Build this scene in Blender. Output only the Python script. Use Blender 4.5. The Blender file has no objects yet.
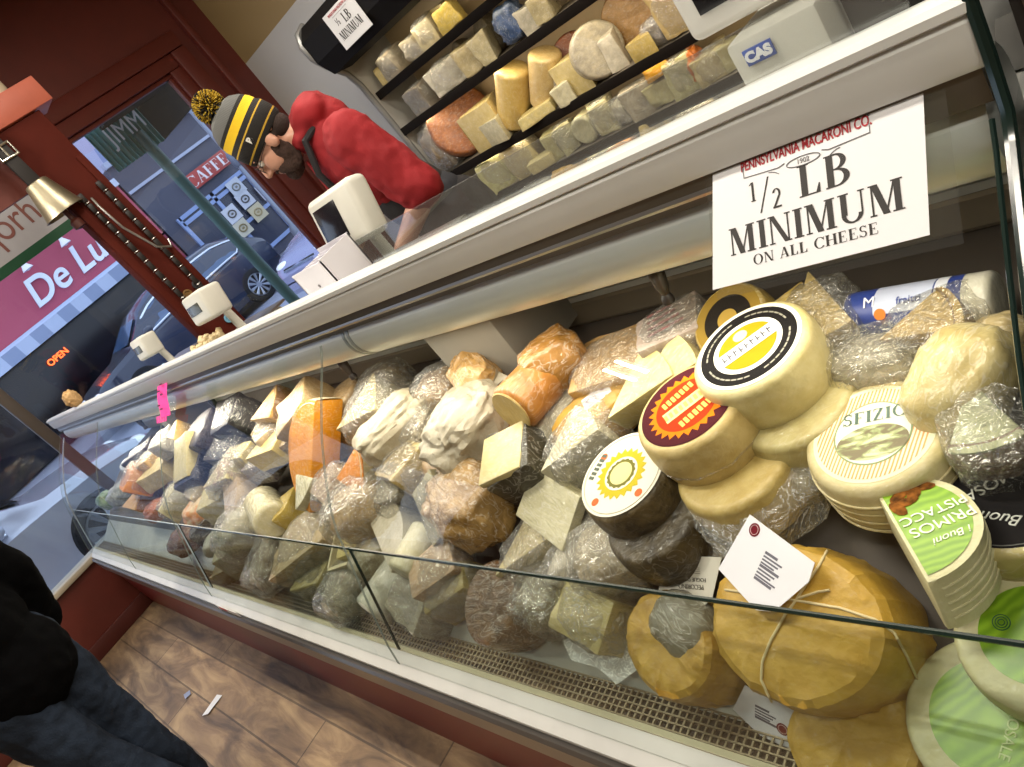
import bpy, bmesh, math, random
from mathutils import Vector, Matrix, noise
random.seed(7)
PI=math.pi
C=bpy.context.scene.collection
EYE=Vector((0,0,1.5))
# ---------------------------------------------------------------- camera model of the photograph (rolled hand-held shot)
_y,_p,_r,FPX=0.982794249,0.39757391,0.694581596,732.800839
_ca,_sa,_cb,_sb,_cc,_sc=math.cos(_y),math.sin(_y),math.cos(_p),math.sin(_p),math.cos(_r),math.sin(_r)
_F=Vector((-_sa*_cb,_ca*_cb,-_sb)); _r0=Vector((_ca,_sa,0)); _d0=_F.cross(_r0)
_R=_cc*_r0+_sc*_d0; _D=-_sc*_r0+_cc*_d0
def ray(px,py): return (px-512)*_R+(py-383.5)*_D+FPX*_F
def at(px,py,ax,val):
    r=ray(px,py); return EYE+r*((val-EYE[ax])/r[ax])
def depth(p): return (Vector(p)-EYE).dot(_F)
def pxm(p): return FPX/depth(p)
def on_plane(px,py,p0,n):
    r=ray(px,py); return EYE+r*((Vector(p0)-EYE).dot(n)/r.dot(n))
# ---------------------------------------------------------------- materials
def lin(h):
    h=h.lstrip('#'); v=[int(h[i:i+2],16)/255 for i in (0,2,4)]
    return tuple((c/12.92 if c<=.04045 else ((c+.055)/1.055)**2.4) for c in v)+(1,)
_M={}
def _new(name):
    m=bpy.data.materials.new(name); m.use_nodes=True; nt=m.node_tree
    return m,nt,nt.nodes['Principled BSDF']
def nd(nt,t,**k):
    n=nt.nodes.new(t)
    for a,b in k.items():
        if a in n.inputs: n.inputs[a].default_value=b
        else: setattr(n,a,b)
    return n
VS=[8]
def plain(h,rough=.5,metal=0,coat=0,emit=0,bump=0,bscale=60,var=.06,vscale=None,spec=.5):
    vscale=vscale or VS[0]
    k=('p',h,rough,metal,coat,emit,bump,bscale,var,vscale,spec)
    if k in _M: return _M[k]
    m,nt,b=_new('surface_'+h.strip('#')); L=nt.links
    c=lin(h); b.inputs['Roughness'].default_value=rough; b.inputs['Metallic'].default_value=metal
    b.inputs['Specular IOR Level'].default_value=spec; b.inputs['Coat Weight'].default_value=coat; b.inputs['Coat Roughness'].default_value=.1
    tc=nd(nt,'ShaderNodeTexCoord'); n=nd(nt,'ShaderNodeTexNoise',Scale=vscale,Detail=4.0)
    L.new(tc.outputs['Object'],n.inputs['Vector'])
    r=nd(nt,'ShaderNodeValToRGB'); r.color_ramp.elements[0].position=.3; r.color_ramp.elements[1].position=.7
    r.color_ramp.elements[0].color=tuple(x*(1-var*1.5) for x in c[:3])+(1,); r.color_ramp.elements[1].color=tuple(min(1,x*(1+var)) for x in c[:3])+(1,)
    L.new(n.outputs['Fac'],r.inputs['Fac']); L.new(r.outputs['Color'],b.inputs['Base Color'])
    if emit: b.inputs['Emission Color'].default_value=c; b.inputs['Emission Strength'].default_value=emit
    if bump:
        n2=nd(nt,'ShaderNodeTexNoise',Scale=bscale,Detail=5.0); L.new(tc.outputs['Object'],n2.inputs['Vector'])
        bp=nd(nt,'ShaderNodeBump',Strength=bump,Distance=.01); L.new(n2.outputs['Fac'],bp.inputs['Height']); L.new(bp.outputs['Normal'],b.inputs['Normal'])
    _M[k]=m; return m
def creases(nt,fac):
    """thin folds of a crinkled film: narrow ridges where a noise crosses its middle"""
    L=nt.links; a=nd(nt,'ShaderNodeMath',operation='SUBTRACT'); a.inputs[1].default_value=.5; L.new(fac,a.inputs[0])
    q=nd(nt,'ShaderNodeMath',operation='ABSOLUTE'); L.new(a.outputs[0],q.inputs[0])
    m=nd(nt,'ShaderNodeMapRange'); m.inputs['From Min'].default_value=.0; m.inputs['From Max'].default_value=.026; m.inputs['To Min'].default_value=1; m.inputs['To Max'].default_value=0; L.new(q.outputs[0],m.inputs['Value'])
    return m.outputs['Result']
def vivid(c,s=1.08,v=.84):
    l=.3*c[0]+.59*c[1]+.11*c[2]; return tuple(min(1,max(0,(l+(x-l)*s)*v)) for x in c[:3])+(1,)
def cheese(h,h2=None,wrap=.5,scale=30,bump=.25,pos=(.35,.65),crk=28,rough=.5,sss=0):
    """cheese paste or rind: two tones by noise, an optional crinkled clear film as coat"""
    k=('c',h,h2,wrap,scale,bump,pos,crk,rough)
    if k in _M: return _M[k]
    m,nt,b=_new('cheese_'+h.strip('#')); L=nt.links
    c=vivid(lin(h)); d=vivid(lin(h2)) if h2 else tuple(x*.74 for x in c[:3])+(1,)
    tc=nd(nt,'ShaderNodeTexCoord'); n=nd(nt,'ShaderNodeTexNoise',Scale=scale,Detail=6.0,Roughness=.6)
    L.new(tc.outputs['Object'],n.inputs['Vector'])
    r=nd(nt,'ShaderNodeValToRGB'); e=r.color_ramp.elements; e[0].position,e[1].position=pos; e[0].color=d; e[1].color=c
    L.new(n.outputs['Fac'],r.inputs['Fac']); L.new(r.outputs['Color'],b.inputs['Base Color'])
    b.inputs['Roughness'].default_value=rough
    bp=nd(nt,'ShaderNodeBump',Strength=bump,Distance=.006); n2=nd(nt,'ShaderNodeTexNoise',Scale=scale*3,Detail=4.0)
    L.new(tc.outputs['Object'],n2.inputs['Vector']); L.new(n2.outputs['Fac'],bp.inputs['Height']); L.new(bp.outputs['Normal'],b.inputs['Normal'])
    if wrap:
        b.inputs['Coat Weight'].default_value=min(1,wrap); b.inputs['Coat Roughness'].default_value=.12
        mp=nd(nt,'ShaderNodeMapping'); mp.inputs['Scale'].default_value=(1,2.6,1.3); mp.inputs['Rotation'].default_value=(.4,.3,.7)
        L.new(tc.outputs['Object'],mp.inputs['Vector'])
        n3=nd(nt,'ShaderNodeTexNoise',Scale=crk*.7,Detail=2.0,Distortion=1.4); L.new(mp.outputs['Vector'],n3.inputs['Vector'])
        rg=creases(nt,n3.outputs['Fac'])
        b2=nd(nt,'ShaderNodeBump',Strength=min(1,.55*wrap+.25),Distance=.02); L.new(n3.outputs['Fac'],b2.inputs['Height'])
        b3=nd(nt,'ShaderNodeBump',Strength=min(1,.5*wrap+.1),Distance=.006); L.new(rg,b3.inputs['Height']); L.new(b2.outputs['Normal'],b3.inputs['Normal']); L.new(b3.outputs['Normal'],b.inputs['Coat Normal'])
        mu=nd(nt,'ShaderNodeMath',operation='MULTIPLY'); mu.inputs[1].default_value=.38*min(1,wrap); L.new(rg,mu.inputs[0])
        mx=nd(nt,'ShaderNodeMix',data_type='RGBA'); mx.inputs[7].default_value=(.80,.77,.70,1); L.new(mu.outputs[0],mx.inputs[0]); L.new(r.outputs['Color'],mx.inputs[6]); L.new(mx.outputs[2],b.inputs['Base Color'])
    _M[k]=m; return m
def glassm(name,tint='#e6f2ee',gloss=1.0,rough=.0,bump=0,bscale=40,mn=.03,mx=.6,white=0):
    k=('g',name)
    if k in _M: return _M[k]
    m=bpy.data.materials.new(name); m.use_nodes=True; nt=m.node_tree; nt.nodes.clear(); L=nt.links
    o=nd(nt,'ShaderNodeOutputMaterial'); t=nd(nt,'ShaderNodeBsdfTransparent'); t.inputs['Color'].default_value=lin(tint)
    g=nd(nt,'ShaderNodeBsdfGlossy'); g.inputs['Roughness'].default_value=rough
    f=nd(nt,'ShaderNodeLayerWeight',Blend=.25); mr=nd(nt,'ShaderNodeMapRange'); mr.inputs['To Min'].default_value=mn; mr.inputs['To Max'].default_value=mx
    L.new(f.outputs['Facing'],mr.inputs['Value']); mx_=nd(nt,'ShaderNodeMixShader')
    L.new(mr.outputs['Result'],mx_.inputs['Fac']); L.new(t.outputs[0],mx_.inputs[1]); L.new(g.outputs[0],mx_.inputs[2])
    last=mx_
    if bump:
        tc=nd(nt,'ShaderNodeTexCoord'); n=nd(nt,'ShaderNodeTexNoise',Scale=bscale,Detail=2.5,Distortion=2.2); bp=nd(nt,'ShaderNodeBump',Strength=bump,Distance=.02)
        L.new(tc.outputs['Object'],n.inputs['Vector']); L.new(n.outputs['Fac'],bp.inputs['Height']); L.new(bp.outputs['Normal'],g.inputs['Normal']); L.new(bp.outputs['Normal'],f.inputs['Normal'])
    if white and bump:
        rg=creases(nt,n.outputs['Fac']); wm=nd(nt,'ShaderNodeMath',operation='MULTIPLY_ADD'); wm.inputs[1].default_value=white*5; wm.inputs[2].default_value=white; L.new(rg,wm.inputs[0])
    if white:
        d=nd(nt,'ShaderNodeBsdfDiffuse'); d.inputs['Color'].default_value=(.85,.84,.8,1); m2=nd(nt,'ShaderNodeMixShader'); m2.inputs['Fac'].default_value=white
        if bump: L.new(wm.outputs[0],m2.inputs['Fac'])
        L.new(last.outputs[0],m2.inputs[1]); L.new(d.outputs[0],m2.inputs[2]); last=m2
    L.new(last.outputs[0],o.inputs['Surface']); _M[k]=m; return m
GLASS=glassm('display_glass','#f8fbfa',mn=.012,mx=.22)
WINGL=glassm('window_glass','#f2f6fa',mn=.02,mx=.5)
FILM=glassm('clear_film','#faf9f4',rough=.13,bump=1.0,bscale=38,mn=.08,mx=.6,white=.05)
BAG=glassm('clear_bag','#f8f7f0',rough=.14,bump=1.0,bscale=26,mn=.08,mx=.6,white=.07)
STEEL=plain('#a3a19c',.32,.9,bump=.02)
WHITE=plain('#d9dad6',.35,0,.2)
BLACK=plain('#151413',.5)
EDGE=plain('#1c2a26',.15)
# ---------------------------------------------------------------- mesh helpers
def finish(bm,name,mat,parent=None,smooth=True,ang=.6,M=None):
    me=bpy.data.meshes.new(name)
    bmesh.ops.recalc_face_normals(bm,faces=bm.faces); bm.to_mesh(me); bm.free()
    if smooth:
        me.shade_smooth(); me.set_sharp_from_angle(angle=ang)
    mats=mat if isinstance(mat,(list,tuple)) else [mat]
    for m in mats: me.materials.append(m)
    o=bpy.data.objects.new(name,me); C.objects.link(o)
    if parent is not None: o.parent=parent
    if M is not None: o.matrix_local=M
    return o
def tag(o,label,cat,group=None,kind=None):
    if label: o['label']=label
    if cat: o['category']=cat
    if group: o['group']=group
    if kind: o['kind']=kind
    return o
def struct(o,kind='structure'): o['kind']=kind; return o
def empty(name,label=None,cat=None,group=None,M=None,loc=None):
    o=bpy.data.objects.new(name,None); C.objects.link(o); o.empty_display_size=.05
    if M is not None: o.matrix_world=M
    if loc is not None: o.location=loc
    return tag(o,label,cat,group)
def box(bm,x0,x1,y0,y1,z0,z1,bev=0,seg=2):
    r=bmesh.ops.create_cube(bm,size=1); vs=r['verts']
    bmesh.ops.transform(bm,matrix=Matrix.Translation(((x0+x1)/2,(y0+y1)/2,(z0+z1)/2))@Matrix.Diagonal((x1-x0,y1-y0,z1-z0,1)),verts=vs)
    if bev:
        es=list({e for v in vs for e in v.link_edges}); bmesh.ops.bevel(bm,geom=es,offset=bev,segments=seg,affect='EDGES',profile=.5)
    return bm
def boxo(name,mat,b,parent=None,bev=0,M=None):
    bm=bmesh.new(); box(bm,*b,bev=bev); return finish(bm,name,mat,parent,M=M)
def lathe(bm,prof,n=40,M=None,cap=True):
    rings=[]
    for r,z in prof:
        if r<1e-6: rings.append([bm.verts.new((0,0,z))])
        else: rings.append([bm.verts.new((r*math.cos(2*PI*i/n),r*math.sin(2*PI*i/n),z)) for i in range(n)])
    for a,b in zip(rings,rings[1:]):
        for i in range(n):
            j=(i+1)%n
            if len(a)==1 and len(b)==1: continue
            if len(a)==1: bm.faces.new((a[0],b[i],b[j]))
            elif len(b)==1: bm.faces.new((a[i],a[j],b[0]))
            else: bm.faces.new((a[i],a[j],b[j],b[i]))
    if cap:
        for rg in (rings[0],rings[-1]):
            if len(rg)>1: bm.faces.new(rg)
    if M is not None: bmesh.ops.transform(bm,matrix=M,verts=[v for rg in rings for v in rg])
    return bm
def tube(bm,pts,r,n=8,closed=False):
    pts=[Vector(p) for p in pts]; rs=r if isinstance(r,(list,tuple)) else [r]*len(pts)
    rings=[]; up=None
    for i,p in enumerate(pts):
        a=pts[i-1] if i or closed else p; b=pts[(i+1)%len(pts)] if i<len(pts)-1 or closed else p
        t=(b-a).normalized()
        if up is None: up=t.orthogonal().normalized()
        up=(up-t*up.dot(t)).normalized(); s=t.cross(up)
        rings.append([bm.verts.new(p+(up*math.cos(2*PI*k/n)+s*math.sin(2*PI*k/n))*rs[i]) for k in range(n)])
    pr=list(zip(rings,rings[1:]))+([(rings[-1],rings[0])] if closed else [])
    for a,b in pr:
        for k in range(n): bm.faces.new((a[k],a[(k+1)%n],b[(k+1)%n],b[k]))
    if not closed: bm.faces.new(rings[0]); bm.faces.new(rings[-1])
    return bm
def extrude_x(bm,prof,x0,x1,closed=True):
    """profile of (y,z) points swept along x"""
    a=[bm.verts.new((x0,y,z)) for y,z in prof]; b=[bm.verts.new((x1,y,z)) for y,z in prof]; n=len(prof)
    for i in range(n if closed else n-1):
        j=(i+1)%n; bm.faces.new((a[i],a[j],b[j],b[i]))
    if closed: bm.faces.new(a); bm.faces.new(b)
    return bm
def poly(bm,pts,t=0,nrm=None):
    vs=[bm.verts.new(p) for p in pts]; f=bm.faces.new(vs)
    if t:
        f.normal_update(); n=Vector(nrm) if nrm else f.normal.copy()
        r=bmesh.ops.extrude_face_region(bm,geom=[f]); bmesh.ops.translate(bm,vec=n*t,verts=[v for v in r['geom'] if isinstance(v,bmesh.types.BMVert)])
    return bm
def lumpbm(L,W,T,amp=.12,freq=2.2,seed=0,sub=4,flat=0,sq=1.0):
    bm=bmesh.new(); bmesh.ops.create_icosphere(bm,subdivisions=sub,radius=1)
    off=Vector((seed*3.1,seed*1.7,seed*5.3))
    for v in bm.verts:
        d=v.co.normalized()
        if sq!=1.0: d=Vector([math.copysign(abs(c)**sq,c) for c in d])
        k=1+amp*noise.noise(v.co*freq+off)+amp*.4*noise.noise(v.co*freq*3+off)
        d=Vector((d.x*L/2,d.y*W/2,d.z*T/2))*k
        if flat and d.z<-T*flat: d.z=-T*flat
        v.co=d
    return bm
# ---------------------------------------------------------------- lettering
def text(s,size,mat,parent,M,name='lettering',depth_=.0004,shear=0,ax='CENTER',xs=1.0,bold=0):
    cu=bpy.data.curves.new('t','FONT'); cu.body=s; cu.size=size; cu.align_x=ax; cu.align_y='CENTER'; cu.extrude=depth_; cu.shear=shear; cu.offset=bold
    o=bpy.data.objects.new('t',cu); C.objects.link(o)
    dg=bpy.context.evaluated_depsgraph_get(); me=bpy.data.meshes.new_from_object(o.evaluated_get(dg)); bpy.data.objects.remove(o); bpy.data.curves.remove(cu)
    me.transform(Matrix.Diagonal((xs,1,1,1))); me.materials.clear(); me.materials.append(mat); me.name=name
    q=bpy.data.objects.new(name,me); C.objects.link(q)
    if parent is not None: q.parent=parent
    q.matrix_local=M; return q
def _ring(cx,cy,rx,ry,tx,ty,a0,a1,n=28):
    out=[]
    for i in range(n):
        a=math.radians(a0+(a1-a0)*i/n); b=math.radians(a0+(a1-a0)*(i+1)/n)
        p=lambda t,k:(cx+(rx-tx*k)*math.cos(t),cy+(ry-ty*k)*math.sin(t))
        out.append([p(a,0),p(b,0),p(b,1),p(a,1)])
    return out
def _rc(x0,y0,x1,y1): return [[(x0,y0),(x1,y0),(x1,y1),(x0,y1)]]
def _st(x,w,y0=0,y1=1,s=.07,b=1,t=1):
    o=_rc(x,y0,x+w,y1)
    if b: o+=_rc(x-s,y0,x+w+s,y0+.045)
    if t: o+=_rc(x-s,y1-.045,x+w+s,y1)
    return o
def _dg(x0,y0,x1,y1,w): return [[(x0,y0),(x0+w,y0),(x1+w,y1),(x1,y1)]]
TK,TN=.185,.055
def glyph(c):
    if c=='I': return .34,_st(.09,TK)
    if c=='L': return .68,_st(.09,TK)+_rc(.09,0,.62,.045)+[[(.5,.04),(.62,0),(.62,.3),(.585,.3)]]
    if c=='M': return 1.02,_st(.1,TN)+_dg(.40,0,.1,1,.20)+_dg(.46,0,.74,1,TN)+_st(.74,TK)
    if c=='N': return .82,_st(.1,TN)+_dg(.56,0,.08,1,.17)+_st(.68,TN)
    if c=='U': return .84,_st(.09,TK,.28,1,b=0)+_st(.69,TN,.28,1,b=0)+_ring(.415,.29,.325,.30,.14,.06,180,360)
    if c=='B': return .74,_st(.09,TK,s=.05)+_ring(.33,.755,.3,.245,.15,.045,-90,90)+_ring(.33,.27,.36,.27,.16,.045,-90,90)+_rc(.2,.955,.34,1)+_rc(.2,.5,.34,.545)+_rc(.2,0,.34,.045)
    if c=='O': return .9,_ring(.45,.5,.41,.52,.16,.045,0,360,44)
    if c=='C': return .82,_ring(.47,.5,.43,.52,.16,.045,38,322,40)+_rc(.76,.68,.8,1)
    if c=='A': return .84,_dg(.1,0,.40,1,TN)+_dg(.6,0,.36,1,.17)+_rc(.2,.3,.6,.345)+_rc(.03,0,.24,.045)+_rc(.5,0,.84,.045)
    if c=='H': return .88,_st(.09,TK)+_st(.63,TK)+_rc(.2,.48,.65,.53)
    if c=='E': return .70,_st(.09,TK,s=.05)+_rc(.2,0,.64,.045)+_rc(.2,.955,.6,1)+_rc(.2,.49,.45,.535)+_rc(.605,0,.64,.27)+_rc(.57,.76,.6,1)+_rc(.42,.4,.45,.62)
    if c=='F': return .64,_st(.09,TK)+_rc(.2,.955,.6,1)+_rc(.2,.49,.45,.535)+_rc(.57,.76,.6,1)+_rc(.42,.4,.45,.62)
    if c=='S': return .60,_ring(.30,.745,.235,.265,.11,.06,25,275)+_ring(.30,.265,.255,.28,.12,.06,-155,95)+_rc(.5,.72,.53,1)+_rc(.05,0,.08,.3)
    if c=='Z': return .66,_rc(.05,0,.6,.045)+_rc(.07,.955,.62,1)+_dg(.04,0,.44,1,.17)+_rc(.565,0,.6,.28)+_rc(.07,.72,.105,1)
    if c=='1': return .5,_st(.2,.13,t=0)+_dg(.05,.86,.2,1,.09)
    if c=='2': return .58,_ring(.28,.73,.23,.27,.12,.06,-40,165)+_dg(.05,.03,.36,.62,.13)+_rc(.05,0,.52,.1)
    if c=='/': return .4,_dg(-.02,-.1,.36,1.08,.06)
    return .36,[]
def serif(s,size,mat,parent,M,xs=1.0,name='lettering',gap=.05,bm=None,up=None):
    own=bm is None; b=bm or bmesh.new(); x=0; quads=[]
    for c in s:
        w,q=glyph(c); quads+=[[(px+x,py) for px,py in f] for f in q]; x+=w+gap
    for i,f in enumerate(quads): b.faces.new([b.verts.new(((px-x/2)*size*xs,(py-.5)*size,.00002*(i%7))) for px,py in f])
    return finish(b,name,mat,parent,smooth=False,M=M)
def frame(o,x,y,z=None):
    """matrix with origin o, x axis x, y axis y"""
    x=Vector(x).normalized(); y=Vector(y); z=x.cross(y).normalized(); y=z.cross(x)
    m=Matrix.Identity(4)
    for i in range(3): m[i][0],m[i][1],m[i][2],m[i][3]=x[i],y[i],z[i],o[i]
    return m
# ================================================================= setting
XW,YB=-5.4,3.6
def floor_mat():
    m,nt,b=_new('worn_plank_floor'); L=nt.links; tc=nd(nt,'ShaderNodeTexCoord')
    br=nd(nt,'ShaderNodeTexBrick',offset=.37); br.inputs['Scale'].default_value=1; br.inputs['Brick Width'].default_value=1.9; br.inputs['Row Height'].default_value=.17; br.inputs['Mortar Size'].default_value=.004
    br.inputs['Color1'].default_value=(.9,.9,.9,1); br.inputs['Color2'].default_value=(.6,.6,.6,1); br.inputs['Mortar'].default_value=(.12,.11,.10,1)
    L.new(tc.outputs['Object'],br.inputs['Vector'])
    mp=nd(nt,'ShaderNodeMapping'); mp.inputs['Scale'].default_value=(.8,3.5,1); L.new(tc.outputs['Object'],mp.inputs['Vector'])
    n=nd(nt,'ShaderNodeTexNoise',Scale=3.0,Detail=8.0,Distortion=2.0,Roughness=.62); n.inputs['Distortion'].default_value=.8; L.new(mp.outputs['Vector'],n.inputs['Vector'])
    r=nd(nt,'ShaderNodeValToRGB'); e=r.color_ramp.elements; e[0].position=.34; e[0].color=lin('#6e5a46'); e[1].position=.66; e[1].color=lin('#c4a67c')
    x=e.new(.5); x.color=lin('#9c8060'); L.new(n.outputs['Fac'],r.inputs['Fac'])
    mx=nd(nt,'ShaderNodeMix',data_type='RGBA',blend_type='MULTIPLY'); mx.inputs[0].default_value=.75
    L.new(r.outputs['Color'],mx.inputs[6]); L.new(br.outputs['Color'],mx.inputs[7])
    n2=nd(nt,'ShaderNodeTexNoise',Scale=1.6,Detail=3.0); L.new(tc.outputs['Object'],n2.inputs['Vector'])
    r2=nd(nt,'ShaderNodeValToRGB'); r2.color_ramp.elements[0].position=.35; r2.color_ramp.elements[0].color=(.6,.58,.58,1); r2.color_ramp.elements[1].position=.6; L.new(n2.outputs['Fac'],r2.inputs['Fac'])
    m2=nd(nt,'ShaderNodeMix',data_type='RGBA',blend_type='MULTIPLY'); m2.inputs[0].default_value=.8; L.new(mx.outputs[2],m2.inputs[6]); L.new(r2.outputs['Color'],m2.inputs[7])
    L.new(m2.outputs[2],b.inputs['Base Color']); b.inputs['Roughness'].default_value=.55
    return m
def wall_back_mat():
    m,nt,b=_new('two_tone_wall'); L=nt.links; g=nd(nt,'ShaderNodeNewGeometry'); s=nd(nt,'ShaderNodeSeparateXYZ'); L.new(g.outputs['Position'],s.inputs[0])
    c=nd(nt,'ShaderNodeMath',operation='GREATER_THAN'); c.inputs[1].default_value=2.275; L.new(s.outputs['Z'],c.inputs[0])
    mx=nd(nt,'ShaderNodeMix',data_type='RGBA'); mx.inputs[6].default_value=lin('#b9b8b6'); mx.inputs[7].default_value=lin('#937d54'); L.new(c.outputs[0],mx.inputs[0]); L.new(mx.outputs[2],b.inputs['Base Color']); b.inputs['Roughness'].default_value=.6
    return m
RED=plain('#5a1f15',.5,0,.1,bump=.05); REDD=plain('#4a1810',.5,bump=.05)
struct(boxo('floor',floor_mat(),(XW-.1,2.5,-3.2,YB+.1,-.12,0)))
struct(boxo('ceiling',plain('#8a7c66',.8),(XW-.1,2.5,-3.2,YB+.1,3.45,3.55)))
struct(boxo('wall_back',wall_back_mat(),(XW-.1,2.5,YB,YB+.1,0,3.45)))
struct(boxo('wall_right',plain('#a89878',.8),(2.5,2.6,-3.2,YB,0,3.45)))
struct(boxo('wall_front',plain('#5a4634',.8),(XW-.1,2.5,-3.3,-3.2,0,3.45)))
# window wall: low panel, header, right pier (opening y -2.6..3.03, z .5..2.5)
bm=bmesh.new()
box(bm,XW-.05,XW,-3.2,YB,0,.47); box(bm,XW-.05,XW,-3.2,YB,2.53,3.45); box(bm,XW-.05,XW,3.06,YB,.47,2.53); box(bm,XW-.05,XW,-3.2,-2.6,.47,2.53)
struct(finish(bm,'wall_left',RED,smooth=False))
bm=bmesh.new(); box(bm,XW-.14,XW+.035,-3.1,3.2,.465,.5,bev=.006)
sill=struct(finish(bm,'trim_1',plain('#a59a86',.5)))
struct(boxo('baseboard_left',REDD,(XW,XW+.02,-3.0,YB,0,.1),bev=.004))
w=empty('window_1'); struct(w)
bm=bmesh.new()
for (a,b_,c,d) in ((3.03,3.13,.5,2.499),(-2.7,-2.6,.5,2.499)): box(bm,XW-.06,XW+.03,a,b_,c,d,bev=.008)
box(bm,XW-.06,XW+.03,-2.7,3.13,2.5,2.6,bev=.008)
for (a,b_,c,d) in ((3.131,3.26,.5,2.599),(3.36,3.42,.0,3.4)): box(bm,XW-.02,XW+.05,a,b_,c,d,bev=.012)
box(bm,XW-.02,XW+.05,-2.7,3.26,2.601,2.72,bev=.012)
box(bm,XW-.045,XW+.0,3.0,3.029,.501,2.469,bev=.004); box(bm,XW-.045,XW,-2.599,3.029,2.47,2.499,bev=.004)
struct(finish(bm,'window_frame',RED,w))
mu=boxo('mullion',plain('#4a4038',.5),(XW-.05,XW+.01,.63,.70,.5,2.5),w,bev=.006); struct(mu)
bm=bmesh.new(); box(bm,XW-.03,XW-.024,-2.6,3.03,.5,2.5)
struct(finish(bm,'window_pane',WINGL,w,smooth=False))
VS[0]=.7
# ----------------------------------------------------------------- street
ASPH=plain('#8e93a6',.7,vscale=2)
struct(boxo('street_ground',ASPH,(-18,-7.0,-14,30,-.4,-.15)))
struct(boxo('sidewalk_near',plain('#8f929c',.7,vscale=3),(-7.0,XW-.06,-14,30,-.4,-.03)))
struct(boxo('sidewalk_far',plain('#8f93a3',.7,vscale=3),(-22,-15.9,-14,30,-.4,-.02)))
XF=-19.0
# rose facade with awning and shop sign
ROSE=plain('#b04a60',.6,var=.04)
bl=empty('shop_building','rose painted shop building with script sign and striped awning across the street','building',loc=(XF,4,0))
def lay(o,p):   # parent keeping world coordinates
    o.parent=p; o.matrix_parent_inverse=p.matrix_world.inverted(); return o
bpy.context.view_layer.update()
def child(bm,name,mat,p,**k):
    o=finish(bm,name,mat,None,**k); bpy.context.view_layer.update(); o.parent=p; o.matrix_parent_inverse=Matrix.Translation(-Vector(p.location)) if p.rotation_euler.z==0 else p.matrix_world.inverted(); return o
ytop=at(118,160,0,XF).z
yR=at(205,275,0,XF).y; yL=-1.5
ztop=at(110,215,0,XF).z+.0
za=at(0,338,0,XF).z; zb=at(0,362,0,XF).z+.05; 
ztopR=at(116,187,0,XF).z
bm=bmesh.new(); box(bm,XF-3,XF,yL,yR,zb-.05,ztopR); child(bm,'upper_wall',ROSE,bl,smooth=False)
bm=bmesh.new(); box(bm,XF-3,XF-.3,yL,yR-.6,0,zb-.1); child(bm,'shopfront_glass',plain('#17151b',.15,var=.5,vscale=1.5),bl,smooth=False)
bm=bmesh.new(); box(bm,XF-3,XF,yR-.75,yR,0,zb-.1); child(bm,'side_pier',plain('#8c3348',.6),bl,smooth=False)
bm=bmesh.new(); box(bm,XF-.1,XF+.06,yL,yR+.05,ztopR,ztopR+.18); child(bm,'cornice',plain('#c9cfe2',.6),bl,smooth=False)
# awning: sloped white strip with a chequered valance
def stripes(a,b_,sc):
    m,nt,bs=_new('awning_stripes'); L=nt.links; tc=nd(nt,'ShaderNodeTexCoord'); s=nd(nt,'ShaderNodeSeparateXYZ'); L.new(tc.outputs['Object'],s.inputs[0])
    mm=nd(nt,'ShaderNodeMath',operation='MULTIPLY'); mm.inputs[1].default_value=sc; L.new(s.outputs['Y'],mm.inputs[0]); fr=nd(nt,'ShaderNodeMath',operation='FRACT'); L.new(mm.outputs[0],fr.inputs[0])
    g=nd(nt,'ShaderNodeMath',operation='GREATER_THAN'); g.inputs[1].default_value=.5; L.new(fr.outputs[0],g.inputs[0])
    mx=nd(nt,'ShaderNodeMix',data_type='RGBA'); mx.inputs[6].default_value=lin(a); mx.inputs[7].default_value=lin(b_); L.new(g.outputs[0],mx.inputs[0]); L.new(mx.outputs[2],bs.inputs['Base Color']); return m
aw=empty('awning','pale blue awning with chequered valance over the dark shopfront','awning',loc=(XF,4,zb))
bm=bmesh.new(); za-=.22; poly(bm,[(XF+.02,yL,za),(XF+.02,yR-.3,za),(XF+.5,yR-.3,zb),(XF+.5,yL,zb)],t=.03); child(bm,'canopy',plain('#bcd3f0',.6,var=.05),aw,smooth=False)
bm=bmesh.new(); box(bm,XF+.49,XF+.51,yL,yR-.3,zb-.30,zb+.0); child(bm,'valance',stripes('#8f9dbb','#b9c6e0',1.4),aw,smooth=False)
Mx=frame((0,0,0),(0,1,0),(0,0,1))
def facing(p): m=Mx.copy(); m.translation=p; return m
sg=empty('shop_lettering','white brush script shop lettering on the rose wall above the awning','sign')
p0=at(90,255,0,XF+.08)
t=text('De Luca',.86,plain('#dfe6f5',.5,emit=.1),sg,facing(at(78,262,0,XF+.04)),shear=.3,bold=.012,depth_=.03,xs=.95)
for p in ((26,267),(64,242)):
    bm=bmesh.new(); tube(bm,[at(*p,0,XF),at(*p,0,XF+.35)+Vector((0,0,.1)),at(*p,0,XF+.5)+Vector((0,.0,-.05))],.05); lathe(bm,[(0.02,.12),(.05,.08),(.13,-.06),(.12,-.06)],16,M=Matrix.Translation(at(*p,0,XF+.55))); 
    o=finish(bm,'wall_lamp',plain('#e6e6ee',.4)); tag(o,'small white gooseneck lamp above the script sign, '+('nearer the photo edge' if p[0]<40 else 'nearer the red post'),'lamp','gooseneck lamps on the rose wall')
p=at(58,357,0,XF-.2)
o=text('OPEN',.2,plain('#ff5a22',.4,emit=6),None,facing(p),name='neon_sign',bold=.004); tag(o,'small glowing orange-red neon sign in the dark shop window','neon sign')
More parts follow.
